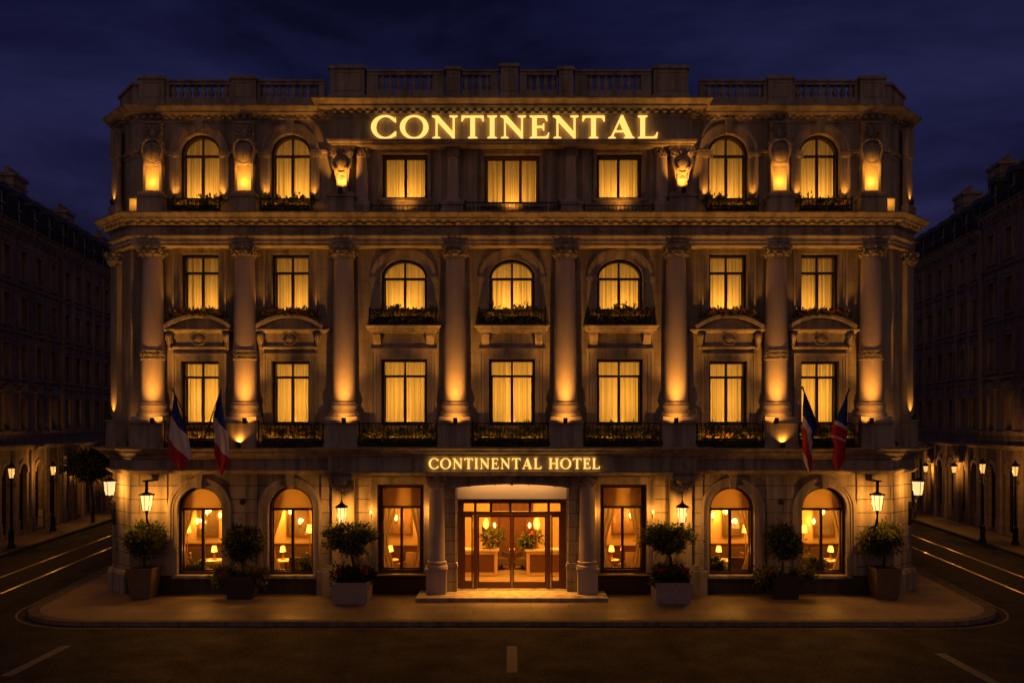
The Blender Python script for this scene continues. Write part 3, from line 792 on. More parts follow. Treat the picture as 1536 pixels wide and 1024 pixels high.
# loggia columns
LC, LB = capital_mesh(.17, .30), None
for s in (-1, 1):
    for j, px in enumerate((543, 679.5)):
        x = s*abs(XA(px, 30.85)); 
        b = MB(); zb = 13.24 if j == 0 else 13.30
        b.lathe(x, 30.85, [(.26,zb-.0),(.27,zb+.06),(.24,zb+.10),(.22,zb+.13),(.205,zb+.16),(.205,zb+.5),(.17,14.78),(.19,14.80),(.17,14.82)], 28)
        b.box(x-.29, x+.29, 30.56, 31.02, zb-.08, zb-.0005)
        p = obj('loggia_column', b, M['column'], hotel, (x, 30.85, zb)); put('capital', LC, M['carved'], p, (x, 30.85, 14.81))
        if j == 1:
            b = MB(); b.box(x-.36, x+.36, 30.44, 31.02, 12.79, 13.12); b.box(x-.42, x+.42, 30.38, 31.02, 13.121, 13.219); obj('pedestal', b, M['stone'], hotel, (x, 30.85, 12.8), smooth=0)
        else:
            b = MB(); b.box(x-.30, x+.30, 30.55, 31.02, 12.79, 13.159); obj('pedestal', b, M['stone'], hotel, (x, 30.85, 12.8), smooth=0)
# pilaster strips beside the loggia windows
for s in (-1, 1):
    for x in (4.62, 2.55, 1.35):
        b = MB(); b.box(s*x-.16, s*x+.16, 30.95, 31.02, 12.9, 15.09); obj('pilaster_strip', b, M['stone'], hotel, (s*x, 31, 13), smooth=0)

# --- roof balustrade
bal = MB(); bal.lathe(0, 0, [(.075,0),(.085,.03),(.06,.06),(.065,.09),(.105,.17),(.10,.22),(.055,.34),(.05,.38),(.07,.40),(.07,.42),(.08,.43)], 12); BAL = bal.mesh('baluster', 40)
def balustrade(x0, x1, y, zb, h, n, solid=()):
    b = MB(); b.box(x0, x1, y-.16, y+.16, 16.50, zb); b.box(x0, x1, y-.13, y+.13, zb+h, zb+h+.10); b.box(x0, x1, y-.18, y+.18, zb+h+.1005, zb+h+.16)
    for u0, u1 in solid: b.box(u0, u1, y-.11, y+.11, zb+.0005, zb+h-.0005)
    p = obj('balustrade', b, M['stone'], hotel, ((x0+x1)/2, y, zb), smooth=0)
    return p
def balusters(p, x0, x1, y, zb, h, n):
    for k in range(n):
        x = x0 + (x1-x0)*(k+.5)/n
        o = put('baluster', BAL, M['stone'], p, (x, y, zb)); o.scale = (1, 1, h/.43)
def parapet_pier(x, hw, y, z1, hd=.26, panel=True):
    b = MB(); b.box(x-hw-.05, x+hw+.05, y-hd-.05, y+hd, 16.49, 16.66); b.box(x-hw, x+hw, y-hd, y+hd, 16.6605, z1-.12); b.box(x-hw-.06, x+hw+.06, y-hd-.06, y+hd+.06, z1-.1195, z1-.05); b.box(x-hw-.03, x+hw+.03, y-hd-.03, y+hd+.03, z1-.0495, z1)
    if panel:
        a = hw-.09
        for x0, x1, q0, q1 in ((x-a, x-a+.04, 16.78, z1-.2), (x+a-.04, x+a, 16.78, z1-.2), (x-a+.0405, x+a-.0405, 16.78, 16.82), (x-a+.0405, x+a-.0405, z1-.24, z1-.2)): b.box(x0, x1, y-hd-.02, y-hd+.01, q0, q1)
    return obj('parapet_pier', b, M['stone'], hotel, (x, y, 16.5), smooth=0)
Yb = 30.9
for s in (-1, 1):
    X = lambda p: s*abs(XA(p, Yb))
    for pa in (231.5, 368.5): parapet_pier(X(pa), .41, Yb, 17.50)
    for pa, pb in ((250.5, 350), (387, 488)):
        x0, x1 = sorted((X(pa), X(pb))); 
        q0, q1 = sorted((X(pa+5), X(pb-(9 if pb > 400 else 5))))
        sol = [tuple(sorted((X(pa), X(pa+5)))), tuple(sorted((X(pb-(9 if pb > 400 else 5)), X(pb))))]
        p = balustrade(x0, x1, Yb, 16.80, .45, 8, sol); balusters(p, q0, q1, Yb, 16.80, .45, 8)
    # solid corner parapet following the chamfer
    b = MB(); xs0 = abs(X(213)); pth = [(-13.85,32.25),(-12.88,31.1-.06),(-xs0,31.04)]
    pr = [(-.15,16.5),(.10,16.5),(.10,16.64),(.05,16.66),(.05,17.28),(.12,17.30),(.12,17.38),(.06,17.43),(-.15,17.44)]
    pth = [(-14.4,38.0)] + pth
    b.sweep(pth if s < 0 else [(-x, y) for x, y in reversed(pth)], pr)
    obj('corner_parapet', b, M['stone'], hotel, (s*13.2, 31.5, 16.5), smooth=0)
Yc2 = 30.3
for px0, px1, z1 in ((497, 548, 17.62), (670, 691, 17.58), (751, 777, 17.68), (838, 859, 17.58), (979, 1030, 17.62)):
    parapet_pier((XA(px0, Yc2)+XA(px1, Yc2))/2, (XA(px1, Yc2)-XA(px0, Yc2))/2, Yc2, z1)
for pa, pb, ba, bb, n in ((548, 670, 568, 649, 7), (691, 751, 693.5, 736, 4), (777, 838, 790, 836, 4), (859, 979, 880, 961, 7)):
    X = lambda p: XA(p, Yc2)
    sol = [(X(pa), X(ba)), (X(bb), X(pb))]
    p = balustrade(X(pa)+.064, X(pb)-.064, Yc2, 16.83, .52, n, [(u0+.064, u1) if i == 0 else (u0, u1-.064) for i, (u0, u1) in enumerate(sol) if True])
    balusters(p, X(ba), X(bb), Yc2, 16.83, .52, n)

# --- iron railings
def railing(x0, x1, y, z0, z1, ret=31.0, n=None, scroll=True, depth=True):
    b = MB(); r = .016
    for z in (z0+.06, z1): b.box(x0, x1, y-.018, y+.018, z-.018, z+.018)
    n = n or int((x1-x0)/.13)
    for k in range(n+1):
        x = x0+.02 + (x1-x0-.04)*k/n
        b.box(x-.009, x+.009, y-.009, y+.009, z0, z1)
    if scroll:
        m = max(1, int((x1-x0)/.34))
        for k in range(m):
            x = x0 + (x1-x0)*(k+.5)/m
            for s in (-1, 1): b.tube([tuple(p) for p in spiral((x+s*.075, y-.012, (z0+z1)/2+.03*s), .085, 1.3, Vector((s,0,0)), Vector((0,0,1)), 12, .25, 1, PI)], .009, 4)
    if depth:
        for x in (x0, x1): b.box(x-.018, x+.018, y+.019, ret, z1-.0175, z1+.0175); b.box(x-.018, x+.018, y+.019, ret, z0+.0425, z0+.0775)
    for x in (x0, x1):
        b.box(x-.022, x+.022, y-.022, y+.022, z0-.01, z1+.05); b.ball((x, y, z1+.075), .03, 8, 5)
    return obj('balcony_railing', b, M['iron'], hotel, ((x0+x1)/2, y, z0), smooth=0)
for i in range(7): railing(COLX[i]+.60, COLX[i+1]-.60, 30.2, 5.0, 5.80, depth=False)
for x in (-XC, 0, XC): railing(x-1.12, x+1.12, 30.62, 9.11, 9.62)
for s in (-1, 1):
    for x in SIDEX[s]: railing(s*x-.86 + 0, s*x+.86, 30.40, 12.80, 13.30, depth=False)
xp = abs(XA(679.5, 30.85)); xq = abs(XA(543, 30.85))
railing(-xp+.44, xp-.44, 30.45, 12.80, 13.18, depth=False); railing(-xq+.36, -xp-.44, 30.6, 12.80, 13.12, depth=False); railing(xp+.44, xq-.36, 30.6, 12.80, 13.12, depth=False)
# ================================================================== ENTRANCE
# portal columns and inner piers
for s in (-1, 1):
    x = s*abs(XA(655, 30.42)); y = 30.46
    e = bpy.data.objects.new('portal_column', None); COL.objects.link(e); e.parent = hotel; e.location = Vector((x, y, 0)) - wl(hotel); WL[e.name] = Vector((x, y, 0))
    b = MB(); b.box(x-.33, x+.33, y-.33, y+.33, 0, .92); obj('pedestal', b, M['column'], e, smooth=0)
    b = MB(); b.box(x-.37, x+.37, y-.37, y+.37, .921, .98); b.lathe(x, y, [(.34,.981),(.365,1.01),(.35,1.06),(.31,1.08),(.30,1.12),(.33,1.14),(.335,1.18),(.29,1.21)], 32); obj('base', b, M['column'], e)
    b = MB(); b.lathe(x, y, [(.275,1.211),(.275,1.6),(.262,2.6),(.245,3.62),(.265,3.64),(.27,3.67),(.25,3.69),(.25,3.70)], 36); obj('shaft', b, M['column'], e)
    put('capital', capital_mesh(.255, .36), M['carved'], e, (x, y, 3.70))
    b = MB(); xi = s*2.12
    b.box(xi-.26, xi+.26, 30.62, 31.02, 0, .92); b.box(xi-.29, xi+.29, 30.58, 31.02, .921, 1.02); b.box(xi-.27, xi+.27, 30.61, 31.02, 1.021, 1.09); b.box(xi-.22, xi+.22, 30.68, 31.02, 1.091, 4.06)
    obj('portal_pier', b, M['rustic'], hotel, (xi, 31, 0), smooth=0)
# carved apron arch between the columns
x1 = abs(XA(667, 30.5)); n = 20
b = MB()
low = [(-x1 + 2*x1*i/n, 3.575 + .19*(1-(2*i/n-1)**2)**.8) for i in range(n+1)]
b.prism([low + [(x1, 4.06), (-x1, 4.06)]], 30.36, 30.62)
p = obj('portal_arch', b, M['carved'], hotel, (0, 30.5, 3.6), smooth=0)
c = MB(); X = Vector((1,0,0)); Z = Vector((0,0,1))
c.tube([(u, 30.345, w+.035) for u, w in low], .04, 6)
for s in (-1, 1):
    for k, (u, rr) in enumerate(((.62, .10), (1.05, .12), (1.5, .14), (1.92, .15))):
        zc = 3.575+.19*(1-(u/x1)**2)**.8+.15
        c.tube([(s*(u-.32), 30.34, zc+.05)] + [tuple(q) for q in spiral((s*u, 30.34, zc), rr, 1.5, X*s, Z, 18, .15, -1 if k % 2 else 1, PI*.8)], [.015]+[.034*(1-.5*i/18) for i in range(19)], 5)
        for j in range(3): c.leaf((s*(u-.2+.1*j), 30.34, zc), (s*math.cos(j*1.3), -.3, math.sin(j*1.3)*(1 if k % 2 else -1)), .20, .05, rnd)
c.ball((0, 30.33, 3.98), .2, 14, 8, sc=(1.2,.5,.9))
for k in range(-3, 4): c.tube([(0, 30.26, 3.78), (.09*k, 30.24, 3.95), (.115*k, 30.27, 4.13-.012*k*k)], [.03,.04,.045], 5)
c.ball((0, 30.26, 3.79), .06, 8, 5)
obj('carved_relief', c, M['carved'], p)
# white lintel panel
b = MB(); b.box(-1.858, 1.858, 31.06, 31.20, 3.22, 3.868); obj('lintel_panel', b, M['white_panel'], hotel, (0, 31.1, 3.4), smooth=0)
# step platform
b = MB(); b.box(-3.12, 3.12, 29.52, 31.0, .0, .115); b.box(-3.12, 3.12, 29.49, 30.9, .1152, .135)
b.box(-1.86, 1.86, 31.0, 31.44, .0, .132)
obj('entrance_step', b, M['stone'], hotel, (0, 30.3, 0), smooth=0)
# door set
Y0, Y1 = 31.20, 31.34
b = MB()
b.box(-1.855, -1.66, Y0, Y1, .14, 3.216); b.box(1.66, 1.855, Y0, Y1, .14, 3.216); b.box(-1.6595, 1.6595, Y0, Y1, 3.06, 3.216)
b.box(-1.6595, 1.6595, Y0+.01, Y1, 2.66, 2.78)
for x in (-1.26, 1.26): b.box(x-.065, x+.065, Y0-.02, Y1+.01, .14, 2.6595)
for x in (-1.26, -.72, -.06, .62, 1.26): b.box(x-.045, x+.045, Y0+.02, Y1-.02, 2.7805, 3.0595)
fr = obj('door_frame', b, M['redwood'], hotel, (0, 31.25, 0), smooth=0)
b = MB(); b.fill([[(-1.66, 2.78), (1.66, 2.78), (1.66, 3.06), (-1.66, 3.06)]], lambda a, c: (a, Y0+.08, c)); obj('transom_pane', b, M['glass'], fr, smooth=0, recalc=False)
for s in (-1, 1):
    xa, xb = sorted((s*1.345, s*1.66))
    b = MB(); b.box(xa, xb, Y0+.03, Y1-.03, .14, .40); b.box(xa, xa+.05, Y0+.03, Y1-.03, .4005, 2.659); b.box(xb-.05, xb, Y0+.03, Y1-.03, .4005, 2.659); b.box(xa+.0505, xb-.0505, Y0+.03, Y1-.03, 2.58, 2.659)
    sl = obj('sidelight', b, M['redwood'], fr, ((xa+xb)/2, 31.25, 0), smooth=0)
    b = MB(); b.fill([[(xa+.04, .39), (xb-.04, .39), (xb-.04, 2.6), (xa+.04, 2.6)]], lambda a, c: (a, Y0+.08, c))
    obj('sidelight_pane', b, M['glass'], fr, smooth=0, recalc=False)
    xa, xb = sorted((s*.006, s*1.19))
    b = MB(); b.box(xa, xb, Y0+.03, Y1-.04, .15, .36); b.box(xa, xa+.065, Y0+.03, Y1-.04, .3605, 2.65); b.box(xb-.065, xb, Y0+.03, Y1-.04, .3605, 2.65); b.box(xa+.0655, xb-.0655, Y0+.03, Y1-.04, 2.58, 2.65)
    d = obj('door', b, M['redwood'], hotel, (xb if s > 0 else xa, 31.25, .15), smooth=0)
    b = MB(); b.fill([[(xa+.06, .355), (xb-.06, .355), (xb-.06, 2.585), (xa+.06, 2.585)]], lambda a, c: (a, Y0+.07, c)); obj('pane', b, M['glass'], d, smooth=0, recalc=False)
    b = MB(); hx = s*.075; b.tube([(hx, Y0+.03, 1.0), (hx, Y0-.04, 1.02), (hx, Y0-.04, 1.48), (hx, Y0+.03, 1.5)], .014, 8); obj('handle', b, M['brass'], d)
# pilasters of the ground floor wings
for s in (-1, 1):
    for px0, px1 in ((196, 250.5), (345, 386), (482, 497)):
        x0, x1 = sorted((s*abs(XA(px0, 30.94)), s*abs(XA(px1, 30.94))))
        b = MB(); b.box(x0, x1, 30.93, 31.02, .625, 4.15); obj('ground_pilaster', b, M['rustic'], hotel, ((x0+x1)/2, 31, .6), smooth=0)
    # piers under the entablature ends, behind the hanging lanterns
    x0, x1 = sorted((s*abs(XA(498, 30.8)), s*abs(XA(531, 30.8))))
    b = MB(); b.box(x0, x1, 30.78, 31.02, .625, 4.06); obj('lantern_pier', b, M['stone'], hotel, ((x0+x1)/2, 31, .6), smooth=0)
    b = MB(); b.box(x0-.5 if s < 0 else x0-.05, x1+.05 if s < 0 else x1+.5, 30.7, 31.02, 0, .80); b.box(x0-.35 if s < 0 else x0+.0, x1 if s < 0 else x1+.35, 30.76, 31.02, .801, .9); b.box(x0-.22 if s < 0 else x0+.02, x1-.02 if s < 0 else x1+.22, 30.77, 31.02, .901, 1.0)
    obj('pier_foot', b, M['stone'], hotel, ((x0+x1)/2, 31, 0), smooth=0)
    # recessed strip and dado panel under the tall windows
    b = MB(); x = s*3.80
    b.box(x-1.08, x+1.08, 30.84, 30.90, .0, .60); b.sweep([(x-1.12,31.0),(x-1.12,30.86),(x+1.12,30.86),(x+1.12,31.0)], [(-.05,.602),(.06,.602),(.08,.65),(.03,.69),(-.05,.70)])
    for x0, x1, z0, z1 in ((x-.84, x-.80, .10, .50), (x+.80, x+.84, .10, .50), (x-.7995, x+.7995, .10, .14), (x-.7995, x+.7995, .46, .50)): b.box(x0, x1, 30.82, 30.845, z0, z1)
    obj('dado_panel', b, M['bronze'], hotel, (x, 30.9, 0), smooth=0)
    # volute brackets over the hanging lanterns
    xl = s*abs(XA(512.5, 30.25)); b = MB()
    b.box(xl-.38, xl+.38, 29.96, 30.79, 3.93, 4.058)
    for t in (-1, 1):
        b.tube([(xl+t*.1, 30.25, 3.62)] + [tuple(q) for q in spiral((xl+t*.25, 30.21, 3.78), .13, 1.5, X*t, Z, 16, .2, -1, PI*1.2)], [.05]+[.05*(1-.5*i/16) for i in range(17)], 6)
        b.ball((xl+t*.12, 30.21, 3.66), .09, 8, 5)
    b.lathe(xl, 30.25, [(.03,3.54),(.09,3.58),(.15,3.65),(.12,3.70),(.17,3.76),(.22,3.82),(.28,3.90),(.28,3.929)], 18)
    obj('volute_bracket', b, M['carved'], hotel, (xl, 30.5, 3.9))
    # oval medallions: entablature ends and between the arched windows
    b = MB(); xm = s*abs(XA(507, 30.1)); b.ball((xm, 30.09, 4.46), .19, 16, 8, sc=(.8,.25,1)); b.ball((xm, 30.05, 4.46), .11, 14, 8, sc=(.8,.3,1.1))
    obj('medallion', b, M['carved'], hotel, (xm, 30.1, 4.46))
    b = MB(); xm = s*abs(XA(364, 30.93)); b.ball((xm, 30.925, 3.14), .11, 14, 8, sc=(1,.3,1)); obj('medallion', b, M['bronze'], hotel, (xm, 30.93, 3.14))

# ================================================================== LETTERS
def ell(cx, cy, rx, ry, a0, a1, n, tilt=0):
    return [(cx + rx*math.cos(a0+(a1-a0)*i/n), cy + ry*math.sin(a0+(a1-a0)*i/n)) for i in range(n+1)]
R_ = math.radians
GL = {
'I': (.35, [[(0,0),(.35,0),(.35,.04),(.27,.075),(.26,.12),(.26,.88),(.27,.925),(.35,.96),(.35,1),(0,1),(0,.96),(.08,.925),(.09,.88),(.09,.12),(.08,.075),(0,.04)]]),
'T': (.84, [[(.245,0),(.595,0),(.595,.04),(.515,.075),(.505,.12),(.505,.925),(.70,.925),(.765,.86),(.795,.76),(.835,.76),(.83,1),(.01,1),(.005,.76),(.045,.76),(.075,.86),(.14,.925),(.335,.925),(.335,.12),(.325,.075),(.245,.04)]]),
'L': (.74, [[(0,0),(.70,0),(.74,.27),(.70,.27),(.65,.14),(.58,.075),(.26,.075),(.26,.88),(.27,.925),(.35,.96),(.35,1),(0,1),(0,.96),(.08,.925),(.09,.88),(.09,.12),(.08,.075),(0,.04)]]),
'E': (.73, [[(0,0),(.69,0),(.73,.25),(.69,.25),(.64,.13),(.57,.075),(.26,.075),(.26,.475),(.43,.475),(.48,.44),(.50,.36),(.54,.36),(.54,.66),(.50,.66),(.48,.58),(.43,.545),(.26,.545),(.26,.925),(.52,.925),(.58,.87),(.62,.77),(.66,.77),(.645,1),(0,1),(0,.96),(.08,.925),(.09,.88),(.09,.12),(.08,.075),(0,.04)]]),
'N': (.96, [[(.02,0),(.31,0),(.31,.04),(.22,.075),(.205,.12),(.205,.74),(.79,-.01),(.84,-.01),(.84,.88),(.855,.925),(.95,.96),(.95,1),(.65,1),(.65,.96),(.755,.925),(.77,.88),(.77,.29),(.235,1),(0,1),(0,.96),(.09,.915),(.135,.86),(.135,.12),(.12,.075),(.02,.04)]]),
'A': (.97, [[(0,0),(.27,0),(.27,.04),(.185,.075),(.195,.12),(.25,.28),(.585,.28),(.65,.12),(.655,.075),(.575,.04),(.575,0),(.97,0),(.97,.04),(.89,.085),(.54,1.02),(.47,1.02),(.105,.10),(.08,.065),(0,.04)],
            [(.278,.35),(.557,.35),(.42,.72)]]),
'H': (.95, [[(0,0),(.35,0),(.35,.04),(.27,.075),(.26,.12),(.26,.475),(.69,.475),(.69,.12),(.68,.075),(.60,.04),(.60,0),(.95,0),(.95,.04),(.87,.075),(.86,.12),(.86,.88),(.87,.925),(.95,.96),(.95,1),(.60,1),(.60,.96),(.68,.925),(.69,.88),(.69,.545),(.26,.545),(.26,.88),(.27,.925),(.35,.96),(.35,1),(0,1),(0,.96),(.08,.925),(.09,.88),(.09,.12),(.08,.075),(0,.04)]]),
'O': (1.06, [ell(.53,.5,.53,.52,0,2*PI,40)[:-1], ell(.53,.5,.345,.455,0,2*PI,40)[:-1]]),
'C': (.94, [ell(.52,.5,.52,.52,R_(42),R_(318),34) + [(.915,.06),(.935,.30),(.895,.30)] + ell(.53,.5,.345,.452,R_(305),R_(55),30)[0:] + [(.88,.72),(.925,.72),(.915,.95)]]),
}
def sign(name, label, text, x0, x1, z0, H, y, th, mat_, gapw=.11, space=.42):
    tot = 0; pos = []
    for k, ch in enumerate(text):
        if ch == ' ': tot += space; continue
        w = GL[ch][0]; pos.append((ch, tot)); tot += w + gapw
    tot -= gapw; sx = (x1-x0)/tot
    t = thing(name, label, 'sign', ((x0+x1)/2, y, z0))
    for ch, u in pos:
        b = MB(); loops = [[(x0+(u+a)*sx, z0+c*H) for a, c in l] for l in GL[ch][1]]
        b.prism(loops, y-th, y)
        obj('letter', b, mat_, t, (x0+u*sx, y, z0), smooth=0)
    return t
sign('illuminated_sign', 'large glowing gold serif letters reading CONTINENTAL on the fascia under the roof', 'CONTINENTAL', XA(556.5, 30.3), XA(987, 30.3), ZA(207.5, 30.3), 34*30.3/F, 30.36, .07, M['letter'], gapw=.13)
sign('illuminated_sign', 'small glowing gold serif letters reading CONTINENTAL HOTEL over the entrance doors', 'CONTINENTAL HOTEL', XA(643, 30.0), XA(900, 30.0), ZA(703, 30.0), 16*30.0/F, 30.05, .04, M['letter'], gapw=.15, space=.55)
# ================================================================== FOLIAGE
def leafball(b, c, rad, n, ln, wd, rng, clumps=12, spread=.30, mi=0, up=.25, shell=.72):
    c = Vector(c); cl = []
    for k in range(clumps):
        d = Vector((rng.gauss(0,1), rng.gauss(0,1), rng.gauss(0,1))).normalized()
        q = rng.uniform(shell-.2, shell+.12)
        cl.append((Vector((d.x*rad[0]*q, d.y*rad[1]*q, d.z*rad[2]*q)), d, rng.uniform(.7, 1.3)))
    for i in range(n):
        p0, d0, f = cl[i % clumps]
        o = Vector((rng.gauss(0,1)*rad[0], rng.gauss(0,1)*rad[1], rng.gauss(0,1)*rad[2]))*spread*f*.62
        p = c + p0 + o
        d = (o.normalized()*.6 + d0*.7 + Vector((rng.gauss(0,.5), rng.gauss(0,.5), rng.gauss(0,.5)+up)))
        b.leaf(p, d, ln*rng.uniform(.7,1.3), wd*rng.uniform(.7,1.3), rng, mi)
def blooms(b, pts, r, rng):
    for p in pts:
        p = Vector(p)
        for k in range(7):
            a = 2*PI*k/7; d = Vector((math.cos(a), -.7+rng.gauss(0,.3), math.sin(a)))
            b.leaf(p, d, r*rng.uniform(.8,1.3), r*.42, rng)
        b.ball(tuple(p+Vector((0,-r*.2,0))), r*.35, 6, 4)

def flower_box(x0, x1, y, z, h, label, group, depth=.26, boxh=.17, nleaf=420, bl=10, seed=1, red=None, up=.5, lat=.03, trail=.1):
    r = random.Random(seed); t = thing('flower_box', label, 'flower box', ((x0+x1)/2, y, z), group)
    b = MB(); b.box(x0, x1, y-depth/2, y+depth/2, z, z+boxh, 0, -.012, -.012); b.box(x0-.025, x1+.025, y-depth/2-.025, y+depth/2+.025, z+boxh+.0005, z+boxh+.03)
    obj('trough', b, M['pot_dark'], t, smooth=0)
    b = MB(); L = x1-x0; n = max(5, int(L/.17))
    for k in range(n):
        cx = x0 + L*(k+.5)/n + r.uniform(-.05,.05); hh = h*r.uniform(.6, 1.2)
        leafball(b, (cx, y-.02, z+boxh+hh*.42), (.13, .17, hh*.55), int(nleaf*1.4)//n, .13, .036, r, 4, .5, up=up)
    for k in range(int(n*9)):                                   # trailing leaves
        cx = r.uniform(x0, x1); b.leaf((cx, y-depth/2-.02-.03*r.random(), z+boxh*r.uniform(.4,1.15)), (r.gauss(0,.5), -.45, r.uniform(-.9,.3)), .10+trail*r.random(), .03, r)
    obj('foliage', b, M['leaf'], t, smooth=0, recalc=False)
    b = MB(); pts = []
    bl = int(bl*1.7)
    for k in range(bl):
        cx = x0+.08+(L-.16)*(k+r.uniform(.1,.9))/bl; pts.append((cx, y-.10-r.uniform(0,.10), z+boxh+h*r.uniform(.25,.85)))
    blooms(b, pts, .058, r); obj('blossoms', b, M['bloom'] if not red else M['bloom_red'], t, smooth=0, recalc=False)
    return t
sd = {-1: 'left', 1: 'right'}
k = 0
for s in (-1, 1):
    for x, nm in zip(SIDEX[s], ('outer', 'inner')):
        k += 1
        flower_box(s*x-.80, s*x+.80, 30.60, 12.80, .42, f'red flowered box under the {nm} arched top storey window of the {sd[s]} wing', 'flower boxes of the top storey', seed=10+k, bl=9)
        flower_box(s*x-.80, s*x+.80, 30.84, 9.44, .17, f'low plant strip on the {nm} third floor window sill of the {sd[s]} wing', 'flower strips on the third floor sills', depth=.2, boxh=.06, seed=20+k, bl=12, nleaf=260, up=.2, trail=0)
for i, nm in enumerate(('left', 'middle', 'right')):
    x = (-XC, 0, XC)[i]
    flower_box(x-1.0, x+1.0, 30.80, 9.12, .40, f'dark leafy flower box in the iron balcony of the {nm} arched third floor window', 'flower boxes on the arched window balconies', seed=30+i, bl=6, nleaf=620)
BAYS = ['outermost bay of the left wing', 'inner bay of the left wing', 'bay left of the central bay', 'central bay over the entrance', 'bay right of the central bay', 'inner bay of the right wing', 'outermost bay of the right wing']
for i in range(7):
    wing = i in (0, 1, 5, 6); pad = .72 if wing else .66
    flower_box(COLX[i]+pad, COLX[i+1]-pad, 30.42, 5.0, .52, ('red flowered' if wing else 'dark green') + f' flower box on the first floor ledge, {BAYS[i]}', 'flower boxes along the first floor railing', seed=50+i, bl=14 if wing else 7, nleaf=700, boxh=.2)

# ------------------------------------------------------------------ potted trees
def potted_tree(px, Y, kind, label, seed, flip=1):
    x = XA(px, Y); r = random.Random(seed)
    t = thing('potted_tree', label, 'potted tree', (x, Y, 0), 'clipped trees in planters along the hotel front')
    def square_pot(w0, w1, h, m, rim=.05):
        b = MB(); b.box(x-w0, x+w0, Y-w0, Y+w0, 0.0, h-rim-.0005, 0, -(w1-w0), -(w1-w0))
        q = w1+.015
        loops = [[(x-q,Y-q),(x+q,Y-q),(x+q,Y+q),(x-q,Y+q)], [(x-w1+.06,Y-w1+.06),(x+w1-.06,Y-w1+.06),(x+w1-.06,Y+w1-.06),(x-w1+.06,Y+w1-.06)]]
        b.slab(loops, h-rim, h); obj('planter', b, m, t, smooth=0)
        b = MB(); b.box(x-w1+.062, x+w1-.062, Y-w1+.062, Y+w1-.062, h-rim+.001, h-rim+.025); obj('soil', b, M['soil'], t, smooth=0)
    def trunk(z0, z1, cz, R, lean=0, dense=6):
        b = MB(); top = Vector((x+lean, Y, z1))
        b.tube([(x+lean*-.6, Y, z0), (x-lean*.2+.01, Y+.01, (z0+z1)/2), tuple(top)], [.05,.04,.034], 8)
        for k in range(dense):
            a = 2*PI*k/dense + r.uniform(-.3,.3); e = Vector((x+R*.75*math.cos(a), Y+R*.75*math.sin(a), cz + R*r.uniform(-.1,.5)))
            mid = (top*.6+e*.4) + Vector((0,0,-.06)); b.tube([tuple(top), tuple(mid), tuple(e)], [.028,.018,.007], 5)
        obj('trunk', b, M['bark'], t)
    if kind == 'tan':
        square_pot(.33, .43, 1.0, M['pot_tan']); cz = ZA(808, Y); R = .62
        trunk(.9, cz-.48, cz, R)
        b = MB(); leafball(b, (x, Y, cz+.02), (R, R, .54), 2900, .12, .032, r, 24, .33); leafball(b, (x, Y, cz), (R*.7, R*.7, .4), 500, .12, .034, r, 10, .45)
        obj('crown', b, M['leaf'], t, smooth=0, recalc=False)
    elif kind == 'dark':
        square_pot(.40, .46, .72, M['pot_dark']); cz = ZA(814, Y); R = .56
        trunk(.65, cz-.42, cz, R, .03)
        b = MB(); leafball(b, (x, Y, cz), (R, R, .50), 2500, .12, .032, r, 20, .35); leafball(b, (x, Y, cz), (R*.7, R*.7, .38), 450, .12, .034, r, 9, .45)
        obj('crown', b, M['leaf_dark'], t, smooth=0, recalc=False)
        b = MB(); pts = []
        for s in (-1, 1):
            leafball(b, (x+s*.62, Y-.1, .74), (.30, .28, .24), 420, .16, .04, r, 7, .45); leafball(b, (x+s*.3, Y-.25, .74), (.22, .2, .12), 140, .14, .04, r, 4, .45)
            for k in range(6): pts.append((x+s*r.uniform(.45,.85), Y-.3-r.uniform(0,.1), .80+r.uniform(-.02,.2)))
        obj('underplanting', b, M['leaf'], t, smooth=0, recalc=False)
        b = MB(); blooms(b, pts, .055, r); obj('blossoms', b, M['bloom_red'], t, smooth=0, recalc=False)
    else:
        square_pot(.55, .57, .68, M['pot_grey']); cz = ZA(808, Y); R = .74
        b = MB(); l = flip*-.13
        top = Vector((x+l*.3, Y, 1.50)); b.tube([(x-l*.7, Y, .6), (x-l*.6, Y, 1.0), tuple(top)], [.055,.045,.05], 8)
        for k in range(9):
            a = 2*PI*k/9; e = Vector((x+l+R*.75*math.cos(a), Y+R*.75*math.sin(a), cz+r.uniform(-.1,.25))); b.tube([tuple(top), tuple(top*.5+e*.5+Vector((0,0,-.07))), tuple(e)], [.034,.02,.007], 5)
        obj('trunk', b, M['bark'], t)
        b = MB(); leafball(b, (x+l, Y, cz+.10), (R, R, .38), 3000, .13, .032, r, 24, .33, up=.1); leafball(b, (x+l*.4, Y, cz-.24), (R*.5, R*.5, .24), 700, .13, .034, r, 10, .45, up=.1)
        obj('crown', b, M['leaf'], t, smooth=0, recalc=False)
        b = MB(); pts = []
        for k in range(6): leafball(b, (x-.45+.18*k, Y-.18+.25*(k % 2), .80), (.24, .28, .26), 200, .16, .04, r, 5, .45)
        for s in (-1, 1):
            for k in range(9): pts.append((x+s*r.uniform(.28,.6), Y-.35-r.uniform(0,.15), .98+r.uniform(-.05,.15)))
        obj('underplanting', b, M['leaf_dark'], t, smooth=0, recalc=False)
        b = MB(); blooms(b, pts, .06, r); obj('blossoms', b, M['bloom_red'], t, smooth=0, recalc=False)
potted_tree(216, 30.44, 'tan', 'round clipped tree in a tall tan tapered planter under the left wall lantern', 1)
potted_tree(1326, 30.44, 'tan', 'round clipped tree in a tall tan tapered planter under the right wall lantern', 2)
potted_tree(364.5, 30.40, 'dark', 'small dark tree with red flowers in a black planter between the left arched windows', 3)
potted_tree(1174, 30.40, 'dark', 'small dark tree with red flowers in a black planter between the right arched windows', 4)
potted_tree(529, 29.75, 'grey', 'spreading tree over red flowers in a low pale planter left of the entrance', 5, 1)
